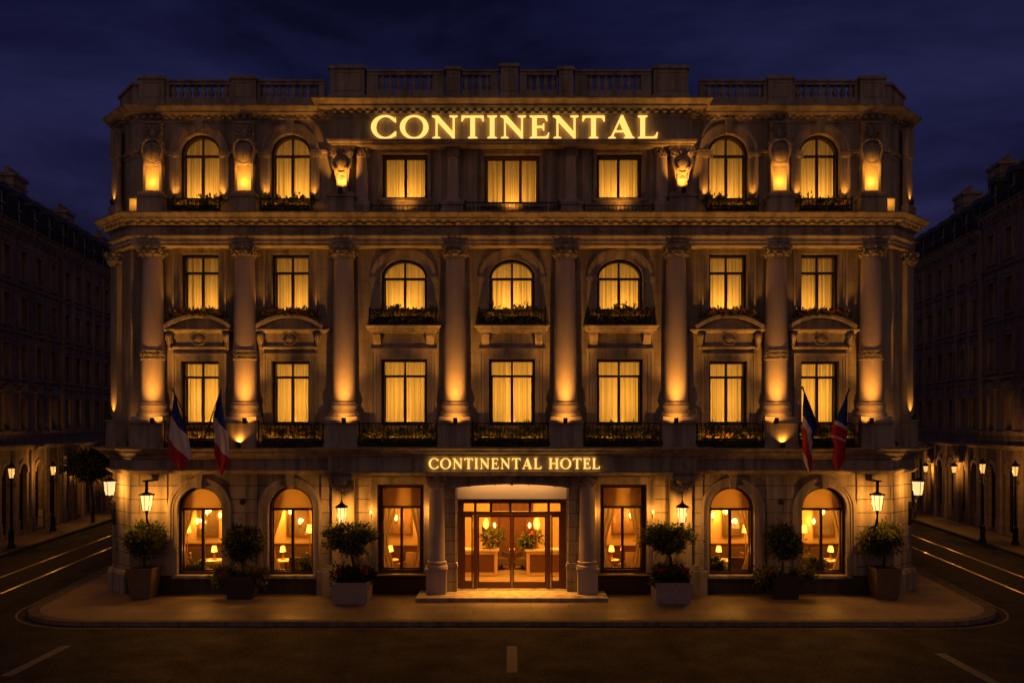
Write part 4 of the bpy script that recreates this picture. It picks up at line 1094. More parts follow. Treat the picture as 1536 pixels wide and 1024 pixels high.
potted_tree(1006, 29.75, 'grey', 'spreading tree over red flowers in a low pale planter right of the entrance', 6, 1)
# shrubs on the arched window sills
def sill_shrub(px, Y, z, w, label, seed):
    r = random.Random(seed); x = XA(px, Y); t = thing('sill_plant', label, 'plant', (x, Y, z), 'plants standing on the arched window sills')
    b = MB(); b.lathe(x, Y, [(.09,z),(.13,z+.14),(.14,z+.15),(.12,z+.155)], 14); obj('pot', b, M['pot_dark'], t)
    b = MB(); leafball(b, (x, Y, z+.28), (w, .14, .20), 420, .14, .035, r, 8, .45); obj('foliage', b, M['leaf'], t, smooth=0, recalc=False)
for i, (px, w, lab) in enumerate(((462, .36, 'broad green plant on the sill of the left inner arched window'), (294, .28, 'low green plant behind the glass of the left outer arched window'), (1076, .3, 'low green plant behind the glass of the right inner arched window'), (1222, .3, 'low green plant behind the glass of the right outer arched window'))):
    Y = 31.66; sill_shrub(px, Y, .63, w, lab, 90+i)

# ------------------------------------------------------------------ lanterns
LG = 'lanterns on the hotel front'
def lantern_body(t, x, y, z, h=.56, w0=.135, w1=.22, n=8, cap=.14):
    """z = bottom of the glass"""
    b = MB(); b.lathe(x, y, [(w0,z),(w1,z+h)], n); g = obj('lamp_glass', b, M['lantern_glass'], t, smooth=0)
    b = MB()
    for k in range(n):
        a = 2*PI*k/n; b.tube([(x+(w0+.004)*math.cos(a), y+(w0+.004)*math.sin(a), z), (x+(w1+.004)*math.cos(a), y+(w1+.004)*math.sin(a), z+h)], .011, 4)
    b.lathe(x, y, [(.02,z-.09),(.05,z-.06),(.05,z-.001)], n); b.lathe(x, y, [(w1+.055,z+h+.001),(w1+.06,z+h+.03),(w1*.72,z+h+cap),(w1*.35,z+h+cap+.04),(.04,z+h+cap+.06)], n)
    obj('cage', b, M['iron'], t, smooth=0)
for s in (-1, 1):
    x = s*abs(XA(220, 30.18)); y = 30.18
    t = thing('wall_lantern', f'tapered glowing lantern on a black bracket between two pilaster courses, {sd[s]} end of the front', 'lantern', (x, 30.93, 3.0), LG)
    lantern_body(t, x, y, 2.92, .50, .14, .215, 8, .06)
    b = MB(); b.box(x-.04, x+.04, y-.04, y+.04, 3.48, 3.86); b.box(x-.10, x+.10, y-.1, 30.93, 3.861, 3.91)
    b.tube([(x, y, 2.86), (x, y, 2.70), (x, y+.04, 2.55)], [.045,.03,.05], 8); b.tube([(x, y+.04, 2.56), (x, y+.10, 2.40), (x, 30.90, 2.22)], [.05,.05,.035], 8)
    obj('bracket', b, M['iron'], t)
    lamp('POINT', 'lantern_lamp', (x, y, 3.15), 88, r=.06, parent=t)
    xl = s*abs(XA(512.5, 30.25)); y = 30.25
    t = thing('hanging_lantern', f'slender glowing lantern hanging from a carved bracket, {sd[s]} of the entrance', 'lantern', (xl, y, 3.4), LG)
    lantern_body(t, xl, y, 2.52, .48, .115, .17, 8, .10)
    b = MB(); b.tube([(xl, y, 3.12), (xl, y, 3.24), (xl, y, 3.56)], [.055,.02,.016], 8); b.lathe(xl, y, [(.01,2.20),(.05,2.25),(.03,2.30),(.06,2.36),(.03,2.40),(.08,2.44)], 10); obj('hanger', b, M['bronze'], t)
    lamp('POINT', 'lantern_lamp', (xl, y, 2.76), 70, r=.05, parent=t)
    # lanterns on long scroll brackets at the side walls
    y = 31.05; x = s*abs(XA(164.5 if s < 0 else 1377, y)); xw_ = s*13.93
    t = thing('corner_lantern', f'bright lantern on a scrolled bracket round the {sd[s]} corner of the hotel', 'lantern', (xw_, 31.9, 3.0), LG)
    z = ZA(742, y); lantern_body(t, x, y, z, .46, .14, .21, 4, .07)
    b = MB(); b.tube([(x, y, z-.05), (x, y, z-.25), (x+s*.02, y+.08, z-.42), (x+s*.10, y+.35, z-.52), (xw_, 31.92, z-.50)], [.04,.035,.03,.03,.03], 6)
    for c, rr in (((x+s*.03, y+.25, z-.30), .14), ((x+s*.08, y+.40, z-.76), .13)): b.tube([tuple(q) for q in spiral(c, rr, 1.5, Vector((s*.3,.95,0)), Vector((0,0,1)), 16, .2)], .02, 5)
    b.tube([(x, y+.05, z-.4), (x+s*.05, y+.4, z-.80), (xw_, 31.92, z-.98)], .022, 5); b.box(xw_-.06, xw_+.06, 31.84, 32.0, z-1.1, z-.3)
    obj('bracket', b, M['iron'], t)
    lamp('POINT', 'lantern_lamp', (x, y, z+.2), 60, r=.06, parent=t)
# tiny candle sconces on the jambs of the tall ground floor windows
for s in (-1, 1):
    for px, nm in ((556.5, 'outer'), (645.5, 'inner')):
        x = s*abs(XA(px, 30.85)); 
        t = thing('candle_sconce', f'tiny candle bulb on the {nm} jamb of the tall window {sd[s]} of the doors', 'sconce', (x, 30.93, 2.85), 'candle sconces by the tall windows')
        b = MB(); b.ball((x, 30.85, 2.80), .038, 10, 8, sc=(.8,.8,1.5)); obj('bulb', b, M['bulb'], t)
        b = MB(); b.tube([(x, 30.85, 2.73), (x, 30.86, 2.68), (x, 30.93, 2.66)], .014, 6); b.ball((x, 30.92, 2.66), .035, 8, 5); obj('bracket', b, M['brass'], t)
        lamp('POINT', 'sconce_lamp', (x, 30.70, 2.80), 14, r=.03, parent=t)

# ------------------------------------------------------------------ uplights
ORD = ['first', 'second', 'third', 'fourth', 'fifth', 'sixth', 'seventh', 'eighth']
def uplight(loc, label, group, e, target, angle=80, r=.03, off=(0,0,.10), w=.07, arm=0):
    x, y, z = loc; t = thing('uplight', label, 'spotlight', loc, group)
    b = MB(); b.box(x-w, x+w, y-.05, y+.05, z+.03, z+.12, 0, .0, .0); b.box(x-w, x+w, y-.062, y-.0505, z+.03, z+.20); obj('housing', b, M['iron'], t, smooth=0)
    b = MB(); b.box(x-w*.5, x+w*.5, y-.03, y+.05, z, z+.0295); obj('foot', b, M['iron'], t, smooth=0)
    if arm:
        lamp('SPOT', 'base_lamp', (x, y-.02, z+.16), 34, r=.02, target=(x, y+.45, z+.45), angle=125, parent=t)
        b = MB(); b.box(x-.02, x+.02, y+.051, y+arm, z+.05, z+.09); obj('arm', b, M['iron'], t, smooth=0)
    lamp('SPOT', 'uplight_lamp', (x+off[0], y+off[1], z+.15), e, r=min(r,.02), target=target, angle=angle, parent=t)
for i, x in enumerate(COLX):
    x = x*29.74/30.72; uplight((x, 29.74, 5.78), f'small black floodlight at the foot of the {ORD[i]} giant column from the left', 'floodlights at the column feet', 420*rnd.uniform(.86, 1.14), (COLX[i], 30.36, 9.3), 78, .02, arm=.28)
for i in (1, 6):
    uplight((COLX[i], 29.99, 4.99), f'small black floodlight on the ledge washing the column pedestal of the {"left" if i == 1 else "right"} wing', 'floodlights on the first floor ledge', 30, (COLX[i], 30.14, 5.6), 120, .04)
for s in (-1, 1):
    x = s*abs(PIERX[2]); uplight((x, 30.30, 13.47), f'small black floodlight under the carved herm {sd[s]} of the loggia', 'floodlights of the top storey', 150, (x, 30.62, 14.5), 95, .03)
    for X0, nm in zip(SIDEX[s], ('outer', 'inner')):
        for q, nn in ((-1, 'left'), (1, 'right')):
            xx = s*X0 + q*.80
            uplight((xx, 30.84, 13.32), f'slim floodlight, {nn} jamb of the {nm} arched top storey window, {sd[s]} wing', 'floodlights of the top storey', 38, (xx, 30.99, 14.6), 70, .02, w=.04)
def added_strip_light(x0, x1, y, z, target, label, group, e, tilt=1.0):  # added strips, put in to brighten the planting and the wall behind
    xm = (x0+x1)/2; t = thing('added_strip_light', label, 'light', (xm, y, z), group)
    b = MB(); b.box(x0, x1, y-.035, y-.012, z, z+.075); b.box(x0, x1, y-.0115, y+.02, z, z+.02); obj('housing', b, M['iron'], t, smooth=0)
    for x in (x0+.1, x1-.1): b = MB(); b.box(x-.012, x+.012, y-.03, y+.0, z-.24, z-.0005); obj('foot', b, M['iron'], t, smooth=0)
    lamp('AREA', 'strip_fill', (xm, y+.005, z+.035), e, target=(xm, target[0], target[1]), sx=(x1-x0)*.96, sy=.025, parent=t)
for i in range(7):
    wing = i in (0, 1, 5, 6)
    added_strip_light(COLX[i]+.75, COLX[i+1]-.75, 30.235, 5.24, (30.5, 5.56), f'added strip light behind the first floor railing, {BAYS[i]}', 'added strip lights along the flower boxes', 16 if wing else 9)
for s in (-1, 1):
    uplight((s*13.93, 31.51, 5.925), f'floodlight at the foot of the {sd[s]} corner pilaster, on its first floor pedestal', 'floodlights on the first floor ledge', 60, (s*13.80, 31.62, 8.6), 80, .02, w=.05)
    uplight((s*12.85, 30.45, 4.99), f'added floodlight on the first floor ledge in the {sd[s]} corner, beside the outermost pedestal', 'floodlights on the first floor ledge', 30, (s*12.85, 31.0, 7.2), 90, .02, w=.05)  # added to bring a glow to the corner side wall
    uplight((s*13.88, 31.56, 13.355), f'floodlight at the foot of the {sd[s]} corner pilaster, top storey', 'floodlights of the top storey', 16, (s*13.8, 31.64, 15.2), 90, .02, w=.05)
for i, (x, nm) in enumerate(((-3.66, 'left'), (0, 'middle'), (3.66, 'right'))):  # floodlights added to warm the loggia wall
    uplight((x, 30.70, 12.80), f'added low floodlight behind the iron rail of the {nm} loggia window', 'floodlights of the top storey', 22, (x, 31.0, 15.0), 140, .02, w=.05)
for s in (-1, 1):
    for x in PIERX[:2]: lamp('POINT', 'shield_fill', (s*abs(x), 30.46, 14.30), 15, r=.05)  # added lights without fittings before the panels, brightening the shields
for i, (x, nm) in enumerate(zip((-XO, -XI, SIDEX[1][1], SIDEX[1][0]), ('first', 'second', 'third', 'last'))):
    added_strip_light(x-.78, x+.78, 30.425, 13.02, (30.68, 13.30), f'added strip light before the {nm} arched top storey flower box from the left', 'added strip lights along the flower boxes', 5)
for i, x in enumerate((-XC, 0, XC)):
    added_strip_light(x-.95, x+.95, 30.65, 9.33, (30.86, 9.60), f'added strip light before the flower box of the {["left","middle","right"][i]} arched third floor window', 'added strip lights along the flower boxes', 3.5)
# floodlights added in the planting to wash the storey above
for i in range(7):
    xm = (COLX[i]+COLX[i+1])/2; cxw = [-XO, -XI, -XC, 0, XC, SIDEX[1][1], SIDEX[1][0]][i]
    zz, yy = (9.52, 30.80)
    if i in (2, 3, 4): continue
    for q in (-1, 1):
        uplight((cxw+q*.95, yy, zz-.14), f'added floodlight, {"left" if q < 0 else "right"} end of the third floor sill, {BAYS[i]}', 'added floodlights on the third floor sills', 30, (cxw+q*.9, 30.62, 11.7), 62, .03, w=.05)

# ------------------------------------------------------------------ flags
def flag_mat(name, stops):
    m, t, b = nt(name); a = N(t, 'ShaderNodeAttribute', attribute_name='stripe')
    r = ramp(t, stops, a.outputs['Fac'], 'CONSTANT'); t.links.new(r.outputs[0], b.inputs['Base Color']); b.inputs['Roughness'].default_value = .75
    return m
BL, WH, RD = (.022,.045,.27), (.80,.70,.70), (.60,.025,.04)
M['flag_a'] = flag_mat('tricolour_cloth', [(0,BL),(.36,WH),(.68,RD)])
M['flag_c'] = flag_mat('banner_cloth', [(0,BL),(.47,WH),(.62,RD),(.90,WH)])
M['flag_d'] = flag_mat('red_banner_cloth', [(0,BL),(.35,WH),(.39,RD),(.50,WH),(.525,RD)])
def flag(pts, foot, Y, slope, m, label, seed, amp=.10, waves=2.3):
    """pts: rows of (t, left px, right px, py) down the hanging cloth; foot: px,py of the pole's foot on the ledge"""
    r = random.Random(seed); tip = (XA(pts[0][1]/2+pts[0][2]/2, Y), Y-.02, ZA(pts[0][3], Y)); ft = (XA(foot[0], 30.0), 30.02, ZA(foot[1], 30.02))
    t = thing('flag', label, 'flag', ft, 'flags on slanting poles over the first floor ledge')
    b = MB(); d = (Vector(tip)-Vector(ft)).normalized(); tp = Vector(tip)+d*.16
    b.tube([ft, tuple(tp)], .022, 8); b.lathe(ft[0], ft[1], [(.06,4.995),(.06,5.03),(.035,5.05),(.035,max(5.1, ft[2]+.02))], 10); obj('flagpole', b, M['bronze'], t)
    b = MB(); b.ball(tuple(tp), .045, 10, 6); obj('finial', b, M['finial'], t)
    nx, ny = 22, 60; vs = []; fs = []; at = []; ph = r.uniform(0, 6)
    def row(q):
        for (t0, l0, r0, y0), (t1, l1, r1, y1) in zip(pts, pts[1:]):
            if q <= t1 or t1 == pts[-1][0]:
                u = (q-t0)/(t1-t0); return l0+(l1-l0)*u, r0+(r1-r0)*u, y0+(y1-y0)*u
    for j in range(ny+1):
        q = j/ny; l, rr, py = row(q)
        for i in range(nx+1):
            v = i/nx; f = math.sin(v*2*PI*waves*.5 + ph + q*1.5)*.6 + math.sin(v*2*PI*waves + ph*2 - q*2.5)*.4
            y = Y + amp*min(1, q*2.5)*f + .03*math.sin(q*7+v*3)
            vs.append((XA(l+(rr-l)*v, Y), y, ZA(py, Y))); at.append(q + slope*(v-.5)*min(1, q*3))
    for j in range(ny):
        for i in range(nx): fs.append((j*(nx+1)+i, j*(nx+1)+i+1, (j+1)*(nx+1)+i+1, (j+1)*(nx+1)+i))
    me = bpy.data.meshes.new('cloth'); l = Vector(ft); me.from_pydata([tuple(Vector(v)-l) for v in vs], [], fs)
    a = me.attributes.new('stripe', 'FLOAT', 'POINT'); a.data.foreach_set('value', at)
    me.polygons.foreach_set('use_smooth', [True]*len(me.polygons))
    put('cloth', me, m, t, ft)
flag([(0,261.5,262.5,590),(.25,255.5,271,622),(.5,252.5,281,652),(.7,252.5,285.5,678),(.78,253,286.5,686),(1,271.5,273,706)], (300, 672), 29.45, -.30, M['flag_a'], 'blue, white and red flag hanging full, outermost on the left', 1, amp=.07)
flag([(0,330.3,331.3,588),(.3,319.5,336,626),(.5,322,341,650),(.72,321.5,343.5,681),(.80,323,344,690),(1,330.5,332,714)], (301, 671), 29.45, -.20, M['flag_a'], 'narrower blue, white and red flag hanging folded, inner one on the left', 2, amp=.10)
flag([(0,1205.8,1206.6,588),(.25,1205,1216,615),(.48,1205,1226,642),(.58,1204.5,1221,654),(.75,1204,1217,678),(.88,1206,1218.5,692),(1,1213.5,1214.5,709)], (1240, 672), 29.45, -.34, M['flag_c'], 'blue, white and red banner with a pale crossing band, inner one on the right', 3, amp=.10)
flag([(0,1270.5,1271.5,590),(.15,1264,1271,608),(.35,1253,1270,634),(.47,1247,1270,652),(.6,1253,1269,668),(.75,1250,1268,684),(.85,1249,1267.5,692),(1,1254,1256,706)], (1240, 671), 29.45, -.06, M['flag_d'], 'mostly red banner with blue top and white streaks, outermost on the right', 4, amp=.12)
# ================================================================== GROUND
DX = .118
def asphalt():
    m, t, b = nt('asphalt'); L = t.links; b.inputs['Specular IOR Level'].default_value = .12; g = N(t, 'ShaderNodeNewGeometry')
    n = N(t, 'ShaderNodeTexNoise', Scale=.35, Detail=8.0, Roughness=.65); L.new(g.outputs['Position'], n.inputs['Vector'])
    r = ramp(t, [(.3,(.030,.028,.028)),(.7,(.050,.047,.047))], n.outputs['Fac'])
    v = N(t, 'ShaderNodeTexVoronoi', Scale=15.0); L.new(g.outputs['Position'], v.inputs['Vector'])
    r2 = ramp(t, [(0,(2.1,2.0,1.9)),(.25,(1.1,1.1,1.1)),(.7,(.55,.55,.55))], v.outputs['Distance'])
    mx = N(t, 'ShaderNodeMixRGB', blend_type='MULTIPLY'); mx.inputs[0].default_value = 1; L.new(r.outputs[0], mx.inputs[1]); L.new(r2.outputs[0], mx.inputs[2])
    L.new(mx.outputs[0], b.inputs['Base Color'])
    n3 = N(t, 'ShaderNodeTexNoise', Scale=1.1, Detail=5.0); L.new(g.outputs['Position'], n3.inputs['Vector'])
    rr = ramp(t, [(.35,(.62,)*3),(.65,(.8,)*3)], n3.outputs['Fac']); L.new(rr.outputs[0], b.inputs['Roughness'])
    n2 = N(t, 'ShaderNodeTexNoise', Scale=11.0, Detail=6.0, Roughness=.75); L.new(g.outputs['Position'], n2.inputs['Vector'])
    b1 = N(t, 'ShaderNodeBump', Strength=1.0, Distance=.05); L.new(n2.outputs['Fac'], b1.inputs['Height'])
    b2 = N(t, 'ShaderNodeBump', Strength=.5, Distance=.01); L.new(v.outputs['Distance'], b2.inputs['Height']); L.new(b1.outputs[0], b2.inputs['Normal']); L.new(b2.outputs[0], b.inputs['Normal'])
    return m
def paving():
    m, t, b = nt('paving_slabs'); L = t.links; b.inputs['Specular IOR Level'].default_value = .2; g = N(t, 'ShaderNodeNewGeometry')
    n = N(t, 'ShaderNodeTexNoise', Scale=.8, Detail=8.0, Roughness=.7); L.new(g.outputs['Position'], n.inputs['Vector'])
    r = ramp(t, [(.3,(.165,.125,.10)),(.7,(.27,.205,.16))], n.outputs['Fac'])
    br = N(t, 'ShaderNodeTexBrick', Scale=1.0); L.new(g.outputs['Position'], br.inputs['Vector'])
    br.inputs['Brick Width'].default_value = 1.2; br.inputs['Row Height'].default_value = .75; br.inputs['Mortar Size'].default_value = .014; br.inputs['Mortar Smooth'].default_value = .4
    br.inputs['Color1'].default_value = (1,1,1,1); br.inputs['Color2'].default_value = (.70,.68,.68,1); br.inputs['Mortar'].default_value = (.38,.36,.34,1)
    mx = N(t, 'ShaderNodeMixRGB', blend_type='MULTIPLY'); mx.inputs[0].default_value = 1; L.new(r.outputs[0], mx.inputs[1]); L.new(br.outputs['Color'], mx.inputs[2])
    L.new(mx.outputs[0], b.inputs['Base Color'])
    n2 = N(t, 'ShaderNodeTexNoise', Scale=14, Detail=5.0); L.new(g.outputs['Position'], n2.inputs['Vector'])
    b1 = N(t, 'ShaderNodeBump', Strength=.35, Distance=.02); L.new(n2.outputs['Fac'], b1.inputs['Height']); L.new(b1.outputs[0], b.inputs['Normal'])
    rr = ramp(t, [(.3,(.42,)*3),(.7,(.7,)*3)], n.outputs['Fac']); L.new(rr.outputs[0], b.inputs['Roughness'])
    return m
M['asphalt'] = asphalt(); M['paving'] = paving()
M['kerb'] = stone_mat('granite_kerb', (.34,.28,.23), (.24,.195,.16), joint=(1.4, 9.0, .02), dark=.4, bump=.3)
M['paint'] = simple('worn_road_paint', (.24,.22,.20), .7, c2=(.08,.073,.066), ns=9)
M['rail'] = simple('worn_steel_rail', (.42,.38,.35), .28, .9)
def struct(name, b, m, smooth=0): o = obj(name, b, m, smooth=smooth); o['kind'] = 'structure'; return o
ZR = -.12
b = MB(); b.add([(-260,-40,ZR),(260,-40,ZR),(260,500,ZR),(-260,500,ZR)], [(0,1,2,3)]); struct('road', b, M['asphalt'])
# hotel pavement with rounded corners
pts = []
Ys, R1 = 26.55, 2.6
def corner(s):
    out = []; cx, cy = s*12.6, 29.1
    return out
left = [(-18.2, 52.0), (-16.45, 38.0)]
for i in range(15):
    u = i/14; a = PI + u*PI/2
    left.append((-12.4 + 2.9*math.cos(a), 29.5 + 2.95*math.sin(a)) if True else None)
kp = left + [(-x, y) for x, y in reversed(left)]
b = MB(); b.slab([kp], ZR-.1, .0); struct('pavement', b, M['paving'])
b = MB(); b.sweep(kp, [(-.30,.0),(-.30,.006),(.0,.006),(.02,-.005),(.025,-.30),(-.30,-.30)] if False else [(-.32,-.28),(-.32,.004),(.0,.004),(.022,-.012),(.028,-.28)])
struct('kerb', b, M['kerb'])
b = MB(); b.sweep(kp, [(.30,ZR-.01),(.30,ZR+.004),(.36,ZR+.004),(.36,ZR-.01)]); struct('gutter_line', b, M['paint'])
# lane dashes, all parallel to the view of the street
for x0, y0, y1 in ((-11.85, 21.3, 24.2), (0, 21.6, 24.15), (0, 17.5, 20.6), (11.0, 20.0, 23.4)):
    b = MB(); b.box(x0-.13, x0+.13, y0, y1, ZR+.002, ZR+.005); struct('lane_marking', b, M['paint'])
M['tram_bed'] = simple('tram_paving', (.042,.038,.036), .75, c2=(.028,.025,.024), ns=2, bump=.4, bs=14, spec=.15)
# far pavements and tram rails along the two side streets
for s in (-1, 1):
    f = lambda x0, y: s*(x0 + DX*(y-45))
    def strip(a0, a1, z0, z1, nm, m, ya=24, yb=130):
        b = MB(); q = [(f(a0, ya), ya), (f(a1, ya), ya), (f(a1, yb), yb), (f(a0, yb), yb)]; b.slab([q], z0, z1); struct(nm, b, m)
    strip(23.3, 26.0, ZR-.1, .0, 'pavement', M['paving']); strip(23.1, 23.2995, ZR-.1, .004, 'kerb', M['kerb'])
    for a in (19.35, 20.85): strip(a-.05, a+.05, ZR+.001, ZR+.012, 'tram_rail', M['rail'], 20, 120)
    strip(18.4, 21.8, ZR+.0005, ZR+.004, 'tram_bed', M['tram_bed'], 20, 120)

# ================================================================== BUILDINGS ACROSS THE SIDE STREETS
M['bg'] = stone_mat('sooty_stone', (.42,.35,.32), (.31,.26,.235), joint=(1.1,.42,.014), dark=.6, jb=.5)
M['bg_trim'] = stone_mat('sooty_trim', (.46,.39,.35), (.34,.285,.25))
M['slate'] = simple('slate_roof', (.055,.055,.065), .45, c2=(.035,.035,.042), ns=4, bump=.3)
M['bg_glass'] = simple('dark_window_glass', (.012,.012,.016), .08, spec=.9)
M['bg_frame'] = simple('painted_sash', (.5,.47,.47), .5)
M['zinc'] = simple('blue_zinc', (.06,.09,.13), .4, .3)
wcache = {}
def bg_window(w, h, arch=0):
    k = (round(w,2), round(h,2), arch)
    if k in wcache: return wcache[k]
    fr = MB(); r = arch
    lo = arch_loop(0, 0, w-.004, h-.004, r, 10); li = arch_loop(0, .07, w-.14, h-.14, max(r-.07, 0) if r else 0, 10)
    fr.prism([lo, li], .20, .30); fr.box(-.03, .03, .21, .29, .071, h-.075); fr.box(-w/2+.071, w/2-.071, .22, .28, h*.55, h*.55+.05)
    su = MB(); q = .12
    if r == 0: su.box(-w/2-q, -w/2, -.07, .02, 0, h); su.box(w/2, w/2+q, -.07, .02, 0, h); su.box(-w/2-q-.02, w/2+q+.02, -.10, .02, h+.0005, h+.20); su.box(-w/2-q-.06, w/2+q+.06, -.16, .02, h+.2005, h+.27); su.box(-w/2-q-.04, w/2+q+.04, -.12, .02, -.12, -.0005)
    else: su.ring(0, h-r, w/2, w/2+.20, -.07, .02, r/(w/2), 12)
    pn = MB(); pn.fill([arch_loop(0, .05, w-.1, h-.1, max(r-.05,0) if r else 0, 10)], lambda a, c: (a, .26, c))
    wcache[k] = (fr.mesh('sash', 0), su.mesh('surround', 0), pn.mesh('pane', 0, recalc=False)); return wcache[k]
def bg_building(s, ya, yb, label, eave, storeys, ground, ncol, xb=25.4, roof='mansard', pediments=False, seed=0, attic=False, chim=(), skip_end=0):
    """facade from street depth ya (near) to yb (far); local x runs along the street"""
    r = random.Random(seed)
    L = (yb-ya)*math.sqrt(1+DX*DX)
    fx = lambda y: s*(xb + DX*(y-45))
    ang = math.atan2(1, -DX) if s < 0 else math.atan2(-1, -DX)
    ori = (fx(ya), ya, 0) if s < 0 else (fx(yb), yb, 0)
    t = thing('street_building', label, 'building', ori, 'dark stone buildings across the side streets', ang)
    def part(nm, b, m, par=None, smooth=0, recalc=True):
        me = b.mesh(nm, smooth, recalc); o = bpy.data.objects.new(nm, me); COL.objects.link(o); o.parent = par or t; me.materials.append(m); return o
    def inst(nm, me, m, par, loc=(0,0,0)):
        o = bpy.data.objects.new(nm, me); COL.objects.link(o); o.parent = par; o.location = loc
        if not me.materials: me.materials.append(m)
        return o
    step = L/ncol; loops = [[(0,-.2),(L,-.2),(L,eave),(0,eave)]]; wins = []
    for c in range(ncol):
        x = step*(c+.5)
        for zi, (z0, h, w) in enumerate(storeys): loops.append(arch_loop(x, z0, w, h, 0)); wins.append((x, z0, w, h, 0, zi))
        z0, h, w = ground; loops.append(arch_loop(x, z0, w, h, w/2, 10)); wins.append((x, z0, w, h, w/2, -1))
    b = MB(); b.fill(loops, lambda a, c: (a, 0, c))
    for l in loops[1:]: b.wallstrip(l, lambda a, c: (a, 0, c), lambda a, c: (a, .32, c))
    b.add([(0,0,-.2),(0,12,-.2),(0,12,eave),(0,0,eave),(L,0,-.2),(L,12,-.2),(L,12,eave),(L,0,eave)], [(0,1,2,3),(4,5,6,7),(1,5,6,2)])
    part('wall', b, M['bg'], recalc=False)
    for x, z0, w, h, a, zi in wins:
        fr, su, pn = bg_window(w, h, a); o = inst('window', fr, M['bg_frame'] if a == 0 else M['frame'], t, (x, 0, z0)); inst('surround', su, M['bg_trim'], o); inst('pane', pn, M['bg_glass'], o)
    # mouldings
    b = MB(); p = [(0,0),(L,0)]
    for z, d in ((4.45, .36), (5.15, .10)): b.sweep(p, [(-.05,z),(d*.4,z),(d*.5,z+.1),(d,z+.14),(d,z+.24),(-.05,z+.26)])
    part('string_course', b, M['bg_trim'])
    b = MB(); b.sweep(p, [(-.05,eave-.55),(.06,eave-.55),(.08,eave-.3),(.3,eave-.26),(.34,eave-.06),(.45,eave-.02),(.45,eave+.03),(-.05,eave+.05)])
    n = int(L/.45)
    for k in range(n): x = L*(k+.5)/n; b.box(x-.08, x+.08, -.26, -.055, eave-.40, eave-.262)
    part('cornice', b, M['bg_trim'])
    b = MB(); zs = sorted(z for z, h, w in storeys)
    for z in zs[1:]: b.sweep(p, [(-.02,z-.42),(.10,z-.42),(.14,z-.30),(-.02,z-.28)])
    part('sill_course', b, M['bg_trim'])
    if pediments:
        for c in range(ncol):
            x = step*(c+.5); b = MB(); z = storeys[0][0]+storeys[0][1]+.30
            b.prism([[(x-.75, z), (x+.75, z), (x+.75, z+.08), (x, z+.48), (x-.75, z+.08)]], -.22, .02); part('window_pediment', b, M['bg_trim'])
    else:
        for c in range(ncol+1):
            x = min(max(step*c, .2), L-.2); b = MB(); b.box(x-.17, x+.17, -.10, .02, 5.45, eave-.56); part('pilaster', b, M['bg_trim'])
    for c in range(ncol+1):                                   # ground floor piers
        x = min(max(step*c, .25), L-.25); b = MB(); b.box(x-.24, x+.24, -.12, .02, 0, 4.44); b.box(x-.28, x+.28, -.17, .02, 0.0, .8); part('pier', b, M['bg'])
    # roof
    rh = 2.5; b = MB(); e = eave+.05
    b.add([(0,.05,e),(L,.05,e),(L,1.25,e+rh),(0,1.25,e+rh),(L,5.5,e+rh+.9),(0,5.5,e+rh+.9),(L,11.9,e),(0,11.9,e)], [(0,1,2,3),(3,2,4,5),(5,4,6,7),(0,3,5,7),(1,6,4,2)])
    rf = part('roof', b, M['slate'])
    b = MB(); b.box(0, L, 1.18, 1.34, e+rh-.06, e+rh+.08); part('roof_ridge', b, M['bg_trim'], rf)
    b = MB(); b.box(0, L, -.28, -.22, e+.55, e+.62)
    for k in range(int(L/.5)+1): x = min(L-.03, k*.5+.03); b.box(x-.025, x+.025, -.27, -.23, e-.02, e+.5495)
    part('roof_railing', b, M['iron'])
    for c in range(ncol):
        x = step*(c+.5); b = MB(); w = .48
        b.box(x-w, x-w+.14, .10, 1.2, e, e+1.55); b.box(x+w-.14, x+w, .10, 1.2, e, e+1.55); b.box(x-w+.1405, x+w-.1405, .10, .6, e, e+.25)
        b.ring(x, e+1.551, .001, w+.08, .02, 1.2, .62, 12)
        d = part('dormer', b, M['slate']); b = MB(); b.box(x-w+.145, x+w-.145, .22, .26, e+.2505, e+1.56); part('pane', b, M['bg_glass'], d)
        b = MB(); b.box(x-.03, x+.03, .17, .225, e+.26, e+1.5); b.box(x-w+.141, x+w-.141, .18, .222, e+.9, e+.96); part('sash', b, M['bg_frame'], d)
    for (u, v, w, d, h) in chim:
        b = MB(); x = u*L; b.box(x-w/2, x+w/2, v, v+d, e+1.0, e+h); b.box(x-w/2-.1, x+w/2+.1, v-.1, v+d+.1, e+h+.0005, e+h+.18); b.box(x-w/2-.05, x+w/2+.05, v-.05, v+d+.05, e+h-.5, e+h-.38)
        ch = part('chimney', b, M['bg_trim'], rf)
        for k in range(4):
            b = MB(); xx = x-w/2+w*(k+.5)/4; b.lathe(xx, v+d/2, [(.13,e+h+.18),(.10,e+h+.5),(.13,e+h+.52),(.13,e+h+.58)], 8); part('chimney_pot', b, M['bg_trim'], ch)
    return t
ST = [(5.45,1.65,.80), (8.2,1.7,.80), (10.9,1.5,.80), (13.35,1.45,.78)]
bg_building(-1, 36.6, 53.0, 'near sooty stone house with triangular window pediments and mansard roof, left street', 16.0, ST, (.15, 3.55, .95), 8, pediments=True, seed=1, chim=((.91,1.6,1.7,.9,3.5),))
bg_building(-1, 53.2, 71.0, 'far sooty stone house with pilasters between windows and dormered roof, left street', 16.05, [(5.5,1.75,.82), (8.25,1.55,.82), (10.75,1.5,.82), (13.3,1.45,.8)], (.2, 3.4, .95), 10, seed=2, chim=((.33,1.6,1.4,.9,3.2),(.72,1.6,1.2,.9,3.0)))
